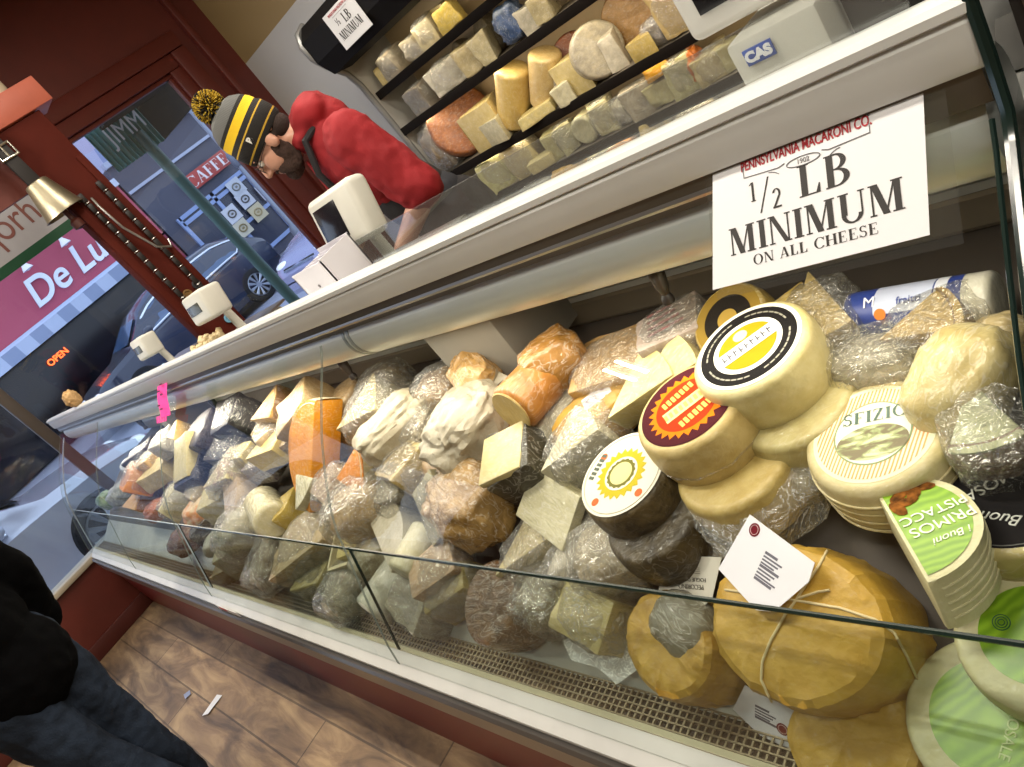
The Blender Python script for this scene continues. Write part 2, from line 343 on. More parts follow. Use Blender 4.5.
# dark cafe building to the right
cb=empty('cafe_building','dark slate cafe building with a pale cornice and bluish window frames','building',loc=(XF,11,0))
zc=at(170,125,0,XF).z
bm=bmesh.new(); box(bm,XF-3,XF,yR+.06,26,0,zc); child(bm,'facade',plain('#4a4c5c',.6),cb,smooth=False)
bm=bmesh.new(); box(bm,XF-.1,XF+.15,yR+.06,26,zc-.02,zc+.12); box(bm,XF-.1,XF+.08,yR+.06,26,zc-.75,zc-.68); child(bm,'cornice',plain('#aab2c8',.6),cb,smooth=False)
FRM=plain('#8fa3cf',.5)
def pane(x0,y0,x1,y1):
    a=at(x0,y0,0,XF+.05); b=at(x1,y1,0,XF+.05); return a,b
cz=at(207,171,0,XF+.12)
so=empty('cafe_sign','red cafe sign with pale serif capitals on the slate facade','sign',loc=cz)
zt=cz.z
bm=bmesh.new(); box(bm,-.02,.04,-.72,.72,-.2,.2,bev=.01); finish(bm,'board',plain('#b0443c',.5),so)
serif('CAFFE',.28,plain('#efe6e6',.5),so,frame((.05,0,0),(0,1,0),(0,0,1)),xs=1.25)
# window frame grid under the sign
bm=bmesh.new()
yA,yBv=yR+.5,yR+6.2
for z in (.3,1.15,2.05,zt-.5): box(bm,XF,XF+.08,yA,yBv,z-.05,z+.05)
for k in range(6): box(bm,XF,XF+.08,yA+k*1.14-.05,yA+k*1.14+.05,.3,zt-.45)
child(bm,'window_grid',FRM,cb,smooth=False)
bm=bmesh.new(); box(bm,XF-.02,XF+.02,yA,yBv,.3,zt-.5); child(bm,'window_glass',plain('#33384a',.2),cb,smooth=False)
k=0
PL=['pale poster with a dark cup drawing in the cafe window, highest left','pale poster showing a coffee ring in the cafe window, beside the lamp post','cream poster with a brown swirl low in the cafe window','cream poster with a tan oval low in the cafe window, next to the parked car','pale poster with a grey oval under the red cafe sign','pale poster hanging at the right end of the cafe window']
for (px,py) in ((245,199),(232,214),(243,228),(258,212),(265,190),(236,187)):
    p=at(px,py,0,XF+.12); pr=empty('window_poster',PL[k],'poster','posters in the cafe window',loc=p); 
    bm=bmesh.new(); box(bm,-.01,.01,-.21,.21,-.21,.21); finish(bm,'sheet',plain(['#c9ccd6','#cfd2da','#cdc6b0','#cbbf9e','#b8bcc8','#c4c9d2'][k],.6),pr,smooth=False)
    bm=bmesh.new(); tube(bm,[(.02,.11*math.cos(a*PI/8),.09*math.sin(a*PI/8)) for a in range(16)],.02,6,closed=True); box(bm,.008,.02,-.03,.04,-.03,.02); finish(bm,'drawing',plain(['#4a4644','#5a5650','#8a7a50','#a89468','#6a6e78','#7a7870'][k],.6),pr)
    k+=1
# distant block behind with sky-blue brick tones
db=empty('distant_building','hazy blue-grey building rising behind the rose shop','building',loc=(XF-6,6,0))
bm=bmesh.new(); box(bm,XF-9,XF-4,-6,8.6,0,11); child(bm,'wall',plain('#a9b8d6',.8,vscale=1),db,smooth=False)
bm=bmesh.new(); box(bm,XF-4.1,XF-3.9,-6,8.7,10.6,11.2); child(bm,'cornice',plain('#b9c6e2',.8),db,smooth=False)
d2=empty('mural_building','far brick building with pink and blue painted patches above the cafe roof','building',loc=(XF-6,16,0))
def mural():
    m,nt,b=_new('mural'); L=nt.links; tc=nd(nt,'ShaderNodeTexCoord'); n=nd(nt,'ShaderNodeTexVoronoi',Scale=1.3); L.new(tc.outputs['Object'],n.inputs['Vector'])
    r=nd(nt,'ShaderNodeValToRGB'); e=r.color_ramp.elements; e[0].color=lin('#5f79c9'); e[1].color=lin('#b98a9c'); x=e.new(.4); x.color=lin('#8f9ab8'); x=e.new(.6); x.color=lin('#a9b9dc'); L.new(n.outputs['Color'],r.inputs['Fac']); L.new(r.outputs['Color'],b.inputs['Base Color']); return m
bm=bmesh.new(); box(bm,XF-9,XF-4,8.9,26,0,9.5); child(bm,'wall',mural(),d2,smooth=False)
# near street furniture: green post with a corrugated sign, lamp post
gp=empty('awning_post','dark green post carrying a corrugated green shop canopy outside the window','post',loc=(-6.2,2.9,-.03))
bm=bmesh.new(); lathe(bm,[(.0,0),(.09,0),(.09,.06),(.055,.1),(.05,1.2),(.05,2.45),(.0,2.45)],20); finish(bm,'pole',plain('#3d5f5c',.5),gp)
bm=bmesh.new()
n=46
ys=[-.35+i*.011 for i in range(n)]
vs=[]
for i,y in enumerate(ys):
    x=.0+.012*math.cos(i*PI/2); vs.append((bm.verts.new((x,y,2.30+(.0 if y<0 else .0))),bm.verts.new((x,y,2.64))))
for a,b in zip(vs,vs[1:]): bm.faces.new((a[0],b[0],b[1],a[1]))
finish(bm,'corrugated_panel',plain('#568f8c',.5),gp,smooth=True)
bm=bmesh.new(); poly(bm,[(.0,.14,2.3),(.0,.14,2.7),(.02,.75,2.7),(.02,.75,2.42)],t=.05); poly(bm,[(.0,-.2,2.6),(.6,-.2,2.68),(.6,.8,2.68),(.0,.8,2.6)],t=.03); finish(bm,'canopy_underside',plain('#16181a',.7),gp,smooth=False)
text('JIMM',.2,plain('#d8e6ea',.5),gp,frame((.03,-.06,2.52),(0,1,0),(0,0,1)),xs=.85)
lp=empty('lamp_post','grey metal lamp post in front of the cafe','lamp post',loc=(-15.6,0,-.02))
pt=at(231,152,0,-15.6); lp.location.y=pt.y
bm=bmesh.new(); lathe(bm,[(0,0),(.22,0),(.2,.5),(.13,.6),(.11,4),(.1,7.5),(0,7.5)],20); finish(bm,'pole',plain('#8e96a6',.4,.3),lp)
bm=bmesh.new(); lathe(bm,[(.135,2.2),(.16,2.25),(.16,2.5),(.135,2.55)],20); finish(bm,'band',plain('#737b8c',.4,.3),lp)
# ----------------------------------------------------------------- cars
def car(name,loc,rz,color,label,H=1.5,Lc=4.6,Wc=1.86,suv=True,glass='#1a2230',trim=True):
    root=empty(name,label,'car','cars in the street',M=Matrix.Translation(loc)@Matrix.Rotation(rz,4,'Z'))
    st=[ # x, half width, z bottom, z shoulder, z roof (None = no cabin), roof half width
     (-.5,.80,.42,.72,.74,.70),(-.485,.90,.30,.86,.90,.78),(-.45,.95,.26,.93,1.02,.74),(-.40,.97,.24,.96,1.28,.66),(-.30,.99,.22,.97,1.46,.64),(-.15,1,.2,.96,1.5,.64),(.02,1,.2,.94,1.48,.64),
     (.12,1,.2,.92,1.36,.66),(.22,1,.2,.90,1.06,.70),(.27,.99,.2,.88,.93,.72),(.36,.98,.22,.84,.88,.7),(.44,.95,.24,.76,.80,.66),(.485,.86,.28,.66,.68,.6),(.5,.78,.36,.56,.58,.55)]
    k=H/1.5
    bm=bmesh.new(); rings=[]
    for x,hw,zb_,zs,zr,rw in st:
        X=x*Lc; h=hw*Wc/2; r=rw*Wc/2 if zr>1.1 else h*.9
        pr=[(h*.92,zb_),(h,zb_+.12),(h,(zb_+zs)/2),(h*.985,zs-.04),(h*.95,zs)]
        pr+=[(h*.95+(r-h*.95)*.5,zs+(zr-zs)*.55),(r,zr-.05*(zr>1.1)),(r*.8,zr),(0,zr+.02)]
        full=[(a,b) for a,b in pr]+[(-a,b) for a,b in pr[-2::-1]]
        rings.append([bm.verts.new((X,a,b*k)) for a,b in full])
    for a,b in zip(rings,rings[1:]):
        for i in range(len(a)-1): bm.faces.new((a[i],a[i+1],b[i+1],b[i]))
        bm.faces.new((a[-1],a[0],b[0],b[-1]))
    bm.faces.new(rings[0]); bm.faces.new(rings[-1])
    finish(bm,'body',plain(color,.25,.3,.9,var=.02),root,ang=.5)
    GL=plain(glass,.05,0,.5)
    def sidez(x):   # interpolate station
        for a,b in zip(st,st[1:]):
            if a[0]<=x<=b[0]:
                t=(x-a[0])/(b[0]-a[0]); return [a[i]+(b[i]-a[i])*t for i in range(6)]
    for s in (1,-1):
        bm=bmesh.new(); lo=[];hi=[]
        xs=[-.385,-.34,-.28,-.2,-.1,0,.08,.14,.185]
        for x in xs:
            q=sidez(x); h=q[1]*Wc/2*.95; r=q[5]*Wc/2; zs,zr=q[3],q[4]
            f0,f1=.08,.86; mid=(h+(r-h)*.5)
            def pt_(f):
                z=zs+(zr-.05-zs)*f; y=(h+(mid-h)*(f/.58)) if f<.58 else (mid+(r-mid)*((f-.58)/.42)); return (x*Lc,s*(y+.012),z*k)
            lo.append(pt_(f0)); hi.append(pt_(f1 if x<.1 else f1*(1-.0)))
        lo[0]=tuple((Vector(lo[0])+Vector(hi[0]))/2); 
        vl=[bm.verts.new(p) for p in lo]; vh=[bm.verts.new(p) for p in hi]
        for i in range(len(xs)-1): bm.faces.new((vl[i],vl[i+1],vh[i+1],vh[i]))
        finish(bm,'side_window',GL,root,ang=1)
        if trim:
            bm=bmesh.new(); tube(bm,[Vector(p)+Vector((0,s*.01,0)) for p in lo+hi[::-1]],.022,6,closed=True); finish(bm,'window_trim',plain('#dfe6f2',.2,.8),root)
        bm=bmesh.new(); lumpy=lumpbm(.22,.14,.15,.05,seed=3,sub=2); bm.free(); bm=lumpy; bmesh.ops.translate(bm,vec=(.17*Lc,s*(Wc/2+.05),1.0*k),verts=bm.verts); finish(bm,'mirror',plain(color,.3,.3,.8),root)
    bm=bmesh.new(); q1,q2=sidez(.145),sidez(.245)
    a=[(.15*Lc,s*q1[5]*Wc/2*.86,(q1[4]-.01)*k+.012) for s in (1,-1)]; b=[(.245*Lc,s*q2[5]*Wc/2*.98,(q2[4]+.03)*k) for s in (-1,1)]
    poly(bm,a+b); finish(bm,'windscreen',GL,root,smooth=False); bm=bmesh.new()
    q1,q2=sidez(-.35),sidez(-.44); a=[(-.355*Lc,s*q1[5]*Wc/2*.86,q1[4]*k*.985) for s in (1,-1)]; b=[(-.452*Lc,s*q2[5]*Wc/2*.9,(q2[3]+.08)*k) for s in (-1,1)]
    poly(bm,a+b); finish(bm,'rear_window',GL,root,smooth=False)
    for x in (.31,-.31):
        for s in (1,-1):
            wr=empty('wheel',M=None); wr.parent=root; wr.matrix_local=Matrix.Translation((x*Lc,s*(Wc/2-.09),.345))@Matrix.Rotation(-s*PI/2,4,'X')
            bm=bmesh.new(); lathe(bm,[(.24,-.1),(.32,-.11),(.345,-.08),(.345,.08),(.32,.11),(.25,.12),(.235,.08)],36); finish(bm,'tyre',plain('#15161a',.8),wr)
            bm=bmesh.new(); lathe(bm,[(.24,.06),(.24,.10),(.225,.11),(.215,.06),(0,.05)],36,cap=False); lathe(bm,[(0,.11),(.05,.105),(.06,.08)],16,cap=False)
            for q in range(10):
                a=q*2*PI/10
                for da in (-.07,.07):
                    tube(bm,[(.05*math.cos(a),.05*math.sin(a),.09),(.22*math.cos(a+da),.22*math.sin(a+da),.10)],[.014,.018],6)
            finish(bm,'rim',plain('#b9c0cc',.3,.8),wr)
            bm=bmesh.new(); lathe(bm,[(.0,.045),(.215,.05)],24,cap=False); finish(bm,'brake_shadow',plain('#22242a',.7),wr)
    bm=bmesh.new()
    for i in range(5): box(bm,.478*Lc,.497*Lc,-.45,.45,(.42+i*.055)*k,(.445+i*.055)*k)
    finish(bm,'grille',plain('#c3ccd9',.2,.9),root,smooth=False)
    bm=bmesh.new(); box(bm,.47*Lc,.489*Lc,-.5,.5,.40*k,.68*k,bev=.01); finish(bm,'grille_opening',plain('#0c0d12',.4),root)
    for s in (1,-1):
        bm=lumpbm(.16,.42,.13,.02,seed=1,sub=3); bmesh.ops.translate(bm,vec=(.462*Lc,s*.64,.70*k),verts=bm.verts); finish(bm,'headlight',plain('#e8eef8',.1,0,.8,emit=.6),root)
    return root
car('parked_car',(-8.1,-.72,-.15),PI/2,'#c3cad8','white car parked right outside the window, beside the glass case end',H=1.47,Lc=4.5,glass='#1d2836')
car('parked_car',(-15.4,5.0,-.15),-PI/2,'#2a3348','dark blue car parked across the street beside the green post',H=1.62,Lc=4.7,glass='#4a6285')
car('parked_car',(-9.35,7.05,-.15),-PI/2,'#aaa8c8','lavender silver car with chrome grille parked behind the white box',H=1.5,Lc=4.6,glass='#6f7fa8')
car('parked_car',(-13.2,10.2,-.15),-PI/2,'#5a6f9c','blue car with its headlight glowing, farther up the street',H=1.55,Lc=4.7,glass='#4a5c82')

VS[0]=8
# ================================================================= refrigerated display case
X0,X1=-4.96,-.175
case=empty('display_case','long white refrigerated cheese case with slanted curved glass front and red base','display case',loc=(0,0,0))
def cpart(bm,name,mat,**k): return finish(bm,name,mat,case,**k)
bm=bmesh.new(); box(bm,XW+.03,X1+.02,.285,1.03,0,.46); cpart(bm,'kick_base',plain('#6e1510',.45,0,.1),smooth=False)
bm=bmesh.new(); extrude_x(bm,[(.30,.44),(.262,.44),(.246,.452),(.240,.475),(.240,.535),(.236,.552),(.242,.560),(.252,.556),(.252,.562),(.30,.562)],X0,X1+.02); cpart(bm,'bumper_rail',plain('#8f8a84',.33,.85,var=.04),ang=.4)
bm=bmesh.new(); extrude_x(bm,[(.251,.5621),(.251,.572),(.272,.585),(.272,.587),(.294,.598),(.294,.5621)],X0,X1); cpart(bm,'front_ledge',plain('#c9c9c4',.4,0,.2),ang=.2)
bm=bmesh.new(); extrude_x(bm,[(.294,.58),(.294,.602),(.303,.605),(.303,.58)],X0+.03,X1); cpart(bm,'grille_lip',plain('#cdc2a2',.45),ang=.2)
# wire air grille
bm=bmesh.new()
x=X0+.05
while x<X1-.01: box(bm,x,x+.003,.304,.352,.593,.596); x+=.0125
for i in range(5): yy=.306+i*.0112; box(bm,X0+.05,X1,yy,yy+.0022,.596,.599)
cpart(bm,'air_grille',plain('#a0927a',.4,.5),smooth=False)
boxo('grille_trough',plain('#2a241e',.8),(X0+.02,X1,.3035,.352,.5625,.588),case)
# sloped merchandise deck
DECK=[(.352,.585),(.36,.592),(.46,.655),(.60,.765),(.76,.835),(1.03,.865)]
def dz(y):
    if y<=DECK[0][0]: return DECK[0][1]
    for a,b in zip(DECK,DECK[1:]):
        if y<=b[0]: return a[1]+(b[1]-a[1])*(y-a[0])/(b[0]-a[0])
    return DECK[-1][1]
bm=bmesh.new(); extrude_x(bm,DECK+[(1.03,.47),(.352,.47)],X0+.02,X1); cpart(bm,'merchandise_deck',plain('#b9b9b2',.4,0,.1,var=.1),ang=.2)
bm=bmesh.new(); extrude_x(bm,[(y,z+.0015) for y,z in DECK if y>=.46]+[(1.03,.8655),(.46,.6555)],X0+.03,X1-.01); cpart(bm,'gap_shade_sheet',plain('#57504a',.6),ang=.2)  # dark sheet on the deck, painting in the shade between the piled cheeses
# glass front: curved outer panes in four lengths
GP=[(.652,1.192),(.634,1.172),(.57,1.115),(.509,1.058),(.46,1.003),(.416,.948),(.388,.902),(.366,.850),(.345,.80),(.322,.745),(.30,.69),(.281,.64),(.268,.592)]
seams=[X0,-3.86,-2.735,-1.45,X1]
for a,b in zip(seams,seams[1:]):
    bm=bmesh.new(); extrude_x(bm,GP,a+.003,b-.003,closed=False); g=cpart(bm,'front_glass',GLASS,ang=1.2)
    bm=bmesh.new()
    for xx in ((a+.003,b-.003) if b<X1 else (a+.003,)): tube(bm,[(xx,y-.0005,z) for y,z in GP],.0009,5)
    finish(bm,'glass_edge',plain('#6f7a74',.2),g)
bm=bmesh.new(); tube(bm,[(X1,y-.004,z+.003) for y,z in [(.665,1.30),(.660,1.24)]+GP],.0055,8); tube(bm,[(X1-.012,y-.003,z) for y,z in GP],.0025,6); cpart(bm,'end_gasket',EDGE)
# inner glass riser with dark top edge
RP=[(.291,.612),(.378,.852)]
def riser(a,b,dark):
    bm=bmesh.new(); poly(bm,[(a,RP[0][0],RP[0][1]),(b,RP[0][0],RP[0][1]),(b,RP[1][0],RP[1][1]),(a,RP[1][0],RP[1][1])]); g=cpart(bm,'riser_glass',glassm('riser_glass','#e6ece9',mn=.02,mx=.3),smooth=False)
    bm=bmesh.new(); tube(bm,[(a,*RP[1]),(b,*RP[1])],.0032 if dark else .002,6)
    for x in (a,b): tube(bm,[(x,*RP[0]),(x,*RP[1])],.0022,6)
    finish(bm,'riser_edge',EDGE if dark else plain('#a9b8c0',.2),g)
riser(-1.447,X1-.02,1); riser(-2.73,-1.453,1); riser(X0+.05,-2.75,0)
# end panels of glass
def endp(x,nm):
    pts=[(x,y,z) for y,z in GP]+[(x,.30,.565),(x,1.03,.565),(x,1.03,1.15),(x,.70,1.2)]
    bm=bmesh.new(); poly(bm,pts); cpart(bm,nm,GLASS,smooth=False)
endp(X0,'end_glass'); endp(X1+.004,'end_glass')
for (yy,zz) in ((.59,1.145),):
    pass
# clips on the end glass
bm=bmesh.new(); tube(bm,[(X0+.12,y+.004,z) for y,z in GP[1:9]],.004,6); cpart(bm,'end_clip_bar',plain('#b9c2cc',.2,.6))
# top fascia
FP=[(.660,1.232),(.657,1.240),(.657,1.272),(.660,1.277),(.655,1.280),(.655,1.288),(.660,1.293),(.672,1.295),(.690,1.292),(.80,1.225),(.80,1.215),(.70,1.25),(.672,1.236)]
bm=bmesh.new(); extrude_x(bm,FP,X0,X1); cpart(bm,'top_fascia',plain('#d6d8d4',.35,0,.25,var=.03),ang=.5)
bm=bmesh.new(); extrude_x(bm,[(.664,1.232),(.70,1.25),(.70,1.20),(.675,1.195),(.664,1.20)],X0+.01,X1-.01); cpart(bm,'hinge_rail',plain('#6f6c64',.35,.7),ang=.2)
bm=bmesh.new(); tube(bm,[(X0+.02,.668,1.212),(X1-.06,.668,1.212)],.006,8); cpart(bm,'hinge_rod',STEEL)
bm=bmesh.new(); n=20; prof=[(.725+.058*math.cos(2*PI*i/n),1.165+.058*math.sin(2*PI*i/n)) for i in range(n)]; extrude_x(bm,prof,X0+.02,X1-.02); cpart(bm,'light_canopy',plain('#cfd6d4',.4,.1,.3,var=.03),ang=.6)
for xx in (-3.3,-2.45,-1.39,-.55):
    pass
bm=bmesh.new(); n=20; prof=[(.725+.0595*math.cos(2*PI*i/n),1.165+.0595*math.sin(2*PI*i/n)) for i in range(n)]
extrude_x(bm,prof,-1.385,-1.375); extrude_x(bm,prof,-1.365,-1.355); cpart(bm,'canopy_joint',plain('#9aa3a2',.4,.3),ang=.6)
# turned dark handles hanging from the canopy
for hx in (-.655,-1.65,-2.68,-3.75):
    bm=bmesh.new(); lathe(bm,[(0,.02),(.007,.018),(.008,.0),(.006,-.008),(.011,-.02),(.0125,-.04),(.010,-.062),(.006,-.075),(.0095,-.082),(.0095,-.09),(.0,-.094)],20,M=Matrix.Translation((hx,.755,1.118))@Matrix.Rotation(.18,4,'Y')); cpart(bm,'hanging_handle',plain('#15110e',.45))
# rear: rails, sliding doors, work counter
bm=bmesh.new(); extrude_x(bm,[(1.00,.872),(.995,.88),(.995,.925),(1.0,.93),(1.03,.93),(1.03,.872)],X0+.02,X1); cpart(bm,'rear_rail',plain('#8f8472',.4,.5),ang=.2)
bm=bmesh.new(); extrude_x(bm,[(1.0,.931),(1.0,.944),(1.03,.944),(1.03,.931)],X0+.02,X1); extrude_x(bm,[(1.0,.952),(1.0,.958),(1.03,.958),(1.03,.952)],X0+.02,X1); cpart(bm,'door_track',plain('#d3d4cc',.3,.4),ang=.2)
for a,b in ((-4.9,-3.7),(-2.75,-1.78),(-3.6,-2.85)):
    boxo('rear_door',plain('#b6b2a6',.4,0,.1),(a,b,1.005,1.02,.945,1.099),case)
for a,b in ((-1.36,-1.12),(-3.7,-3.6)):
    boxo('divider_panel',plain('#8f8b82',.5),(a,b,.80,1.0,.90,1.20),case,bev=.004)
boxo('rear_door',plain('#cfc9b8',.4,0,.1),(-1.12,X1,1.022,1.03,.958,1.099),case)
bm=bmesh.new(); box(bm,X0,X1+.02,.80,1.22,1.10,1.12,bev=.004); cpart(bm,'work_counter',plain('#a9a8a4',.35,.3))
bm=bmesh.new(); box(bm,X0,X1+.02,1.04,1.18,0,1.099); cpart(bm,'rear_cabinet',plain('#7d7a74',.5),smooth=False)
# clear guard strip on top
def gz(px,py): return at(px,py,1,.684)
a=gz(369,255); b=gz(905,-8)
bm=bmesh.new(); poly(bm,[(a.x,.684,1.2955),(b.x,.684,1.2955),(b.x,.684,1.345),(a.x,.684,1.345)],t=.004); o=finish(bm,'acrylic_guard',glassm('guard','#f0f3f3',mn=.06,mx=.5,white=.05),smooth=False); tag(o,'low clear acrylic guard strip standing along the white case top','guard')
# ---------------- half pound sign taped to the slanted glass
gd=Vector((0,.652-.416,1.192-.948)).normalized(); gn=Vector((0,-gd.z,gd.y))
g0=Vector((0,.530,1.0775))+gn*.008
S=[on_plane(px,py,g0,gn) for px,py in ((713,164),(923,84),(930,235),(713,290))]
cx=(S[0]+S[1]+S[2]+S[3])/4
print('SIGN',[tuple(round(c,3) for c in s) for s in S])
ux=((S[1]-S[0])+(S[2]-S[3])).normalized(); Ws=((S[1]-S[0]).length+(S[2]-S[3]).length)/2; Hs=((S[0]-S[3]).length+(S[1]-S[2]).length)/2
Ms=frame(cx,ux,gd)
sign=empty('price_sign','white half pound minimum paper sign taped on the slanted glass','sign',M=Ms)
loc=[Ms.inverted()@s for s in S]
bm=bmesh.new(); poly(bm,[(l.x,l.y,0) for l in loc],t=.0006,nrm=(0,0,1)); finish(bm,'paper',plain('#e4e4e6',.5,var=.01),sign,smooth=False)
bm=bmesh.new(); poly(bm,[(-Ws/2-.004,-Hs/2-.012,-.001),(Ws/2+.02,-Hs/2-.012,-.001),(Ws/2+.02,Hs/2+.01,-.001),(-Ws/2-.004,Hs/2+.01,-.001)]); finish(bm,'clear_sleeve',glassm('sleeve','#f4f5f2',mn=.02,mx=.25,white=.02),sign,smooth=False)
INK=plain('#26211e',.6); RINK=plain('#a8202a',.6)
def T(x,y): return Matrix.Translation((x*Ws,y*Hs,.001))
print('sign size',Ws,Hs)
serif('MINIMUM',Hs*.215,INK,sign,T(.0,-.17),xs=Ws*.86/(Hs*.21*6.1))
serif('LB',Hs*.235,INK,sign,T(.09,.125),xs=1.15)
serif('1',Hs*.15,INK,sign,T(-.26,.17)); serif('/',Hs*.22,INK,sign,T(-.20,.12)); serif('2',Hs*.15,INK,sign,T(-.14,.065))
serif('ON ALL CHEESE',Hs*.078,INK,sign,T(.0,-.355),xs=Ws*.56/(Hs*.078*9.2))
text('PENNSYLVANIA MACARONI CO.',Hs*.105,RINK,sign,T(0,.385),xs=.66,bold=.0002)
text('1902',Hs*.05,plain('#8a8a8a',.6),sign,T(0,.275))
bm=bmesh.new(); Rx,Ry=.30*Ws,.46*Hs
tube(bm,[(-Rx,Ry,.001),(-Rx,.30*Hs,.001),(-.12*Ws,.285*Hs,.001),(-.09*Ws,.30*Hs,.001)],.0006,4); tube(bm,[(Rx,Ry,.001),(Rx,.30*Hs,.001),(.12*Ws,.285*Hs,.001),(.09*Ws,.30*Hs,.001)],.0006,4)
tube(bm,[(.08*Ws*math.cos(t*PI/12),.275*Hs+.035*Hs*math.sin(t*PI/12),.001) for t in range(24)],.0006,4,closed=True)
tube(bm,[(-.17*Ws+.05*Ws*math.sin(t/3),.255*Hs+.018*Hs*math.cos(t/1.5),.001) for t in range(8)],.0005,4); tube(bm,[(.17*Ws-.05*Ws*math.sin(t/3),.255*Hs+.018*Hs*math.cos(t/1.5),.001) for t in range(8)],.0005,4)
finish(bm,'logo_border',plain('#6a6a6c',.6),sign)
# pink tag hanging from the fascia
pk=at(167,396,1,.653); bm=bmesh.new()
vs=[]
for i in range(9):
    z=.060-i*.0135; vs.append((bm.verts.new((-.030+.004*math.sin(i),-.003*math.sin(i*.6),z)),bm.verts.new((.030+.004*math.sin(i),-.003*math.sin(i*.6),z))))
for a,b in zip(vs,vs[1:]): bm.faces.new((a[0],a[1],b[1],b[0]))
for i in range(5): box(bm,-.03+i*.013,-.022+i*.013,-.008,-.007,-.062,-.045)
gq=on_plane(167,397,g0,gn)
tg=empty('pink_tag','bright pink paper tag with ragged end hanging from the white case top','tag',M=frame(gq+gn*.012,(1,0,0),gd)@Matrix.Rotation(PI/2,4,'X').inverted()@Matrix.Diagonal((2.0,1,1.35,1)))
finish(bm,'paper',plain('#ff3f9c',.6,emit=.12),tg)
bm=bmesh.new()
for i,(x,z) in enumerate(((-.01,.04),(.008,.03),(-.006,.015),(.01,.005),(-.008,-.02),(.006,-.03))): box(bm,x-.008,x+.006,-.0105,-.0095,z-.002,z+.002)
finish(bm,'handwriting',plain('#5a1238',.6),tg,smooth=False)
# small red sticker on ledge
st=at(203,586,1,.262); o=boxo('price_sticker',plain('#d9d6d2',.5),(st.x-.06,st.x+.14,.2455,.2475,.563,.585)); 
tag(o,'small white sticker with a red mark on the case ledge','sticker'); o2=boxo('red_mark',plain('#b83a3a',.5),(st.x-.03,st.x+.03,.2445,.2455,.568,.582),o)
# ---------------- things on the work counter / case top
CT=1.122
LP=plain('#c9c7bc',.4,0,.15)
def scale_head(name,p,w,h,rz,tilt,label,screen='#1d1c20',sw=.62,sh=.5,sx=0,depth_=.06,pole=.1,basew=.16):
    root=empty(name,label,'scale',M=Matrix.Translation(p)@Matrix.Rotation(rz,4,'Z'))
    hz=p[2]
    bm=bmesh.new(); box(bm,-w/2,w/2,-depth_/2,depth_/2,-h/2,h/2,bev=min(w,h)*.12,seg=3); hd=finish(bm,'display_head',LP,root,M=Matrix.Rotation(tilt,4,'X'))
    bm=bmesh.new(); box(bm,sx*w-w*sw/2,sx*w+w*sw/2,-depth_/2-.002,-depth_/2+.001,-h*sh/2,h*sh/2,bev=.0008); finish(bm,'screen',plain(screen,.15),hd)
    b=CT-hz
    bm=bmesh.new(); lathe(bm,[(0,-h*.3),(.015,-h*.3),(.017,b+.04),(0,b+.04)],16,M=Matrix.Translation((0,depth_*.4,0))); finish(bm,'pole',LP,root)
    bm=bmesh.new(); box(bm,-basew,basew,-.11,.13,b,b+.045,bev=.012); finish(bm,'base',LP,root)
    bm=bmesh.new(); box(bm,-basew*1.05,basew*1.05,-.13,.15,b+.046,b+.056,bev=.003); finish(bm,'weighing_pan',STEEL,root)
    return root
p=at(347,216,1,.96); s1=scale_head('counter_scale',p,.20,.14,.05,-.3,'white counter scale with black screen in front of the man in red',pole=.1,sx=-.14,sh=.62,sw=.5)
p=at(207,304,1,1.0); s2=scale_head('counter_scale',p,.165,.11,.1,-.25,'cream counter scale with slim dark display, below the red post',screen='#4d4f48',sw=.6,sh=.33,sx=-.1,depth_=.09)
p=at(147,346,1,1.0); s3=scale_head('counter_scale',p,.14,.10,.1,-.25,'small cream counter scale beside the pale blue bags',screen='#4d4f48',sw=.6,sh=.33,sx=-.1,depth_=.08)
# large CAS scale at the top right
c0=at(694,47,1,.90); px1=at(800,0,1,.90)
rt=empty('price_computing_scale','big grey price computing scale with black screen at the case top','scale',M=Matrix.Translation((c0.x,.90,c0.z))@Matrix.Rotation(-.05,4,'Z'))
GR=plain('#c3c2bc',.4,0,.15)
bm=bmesh.new(); box(bm,0,.34,0,.07,0,.22,bev=.012,seg=3); finish(bm,'monitor',GR,rt)
bm=bmesh.new(); box(bm,.03,.31,-.003,.002,.03,.20); finish(bm,'screen',plain('#0f0e12',.12),rt)
zb=CT-c0.z
bm=bmesh.new(); box(bm,.12,.22,.02,.06,zb+.05,.02,bev=.008); finish(bm,'neck',GR,rt)
bm=bmesh.new(); vs=[(0.045,-.03),(.30,-.03),(.30,.2),(.045,.2)]; box(bm,.052,.17,-.03,.2,zb,-.012,bev=.008); finish(bm,'base',plain('#c9c6bb',.4),rt)
bm=bmesh.new(); box(bm,.072,.110,-.033,-.0305,-.045,-.025,bev=.0005); finish(bm,'badge',plain('#2a4fa8',.4),rt)
text('CAS',.017,plain('#f2f4fa',.4),rt,frame((.091,-.0345,-.035),(1,0,0),(0,0,1)),bold=.001,xs=1.1)
boxo('printer_slot',BLACK,(.18,.26,-.0,.1,zb,.0),rt,bev=.004); boxo('paper_roll_cover',plain('#8e8d8a',.4),(.261,.33,-.0,.1,zb,-.005),rt,bev=.006)
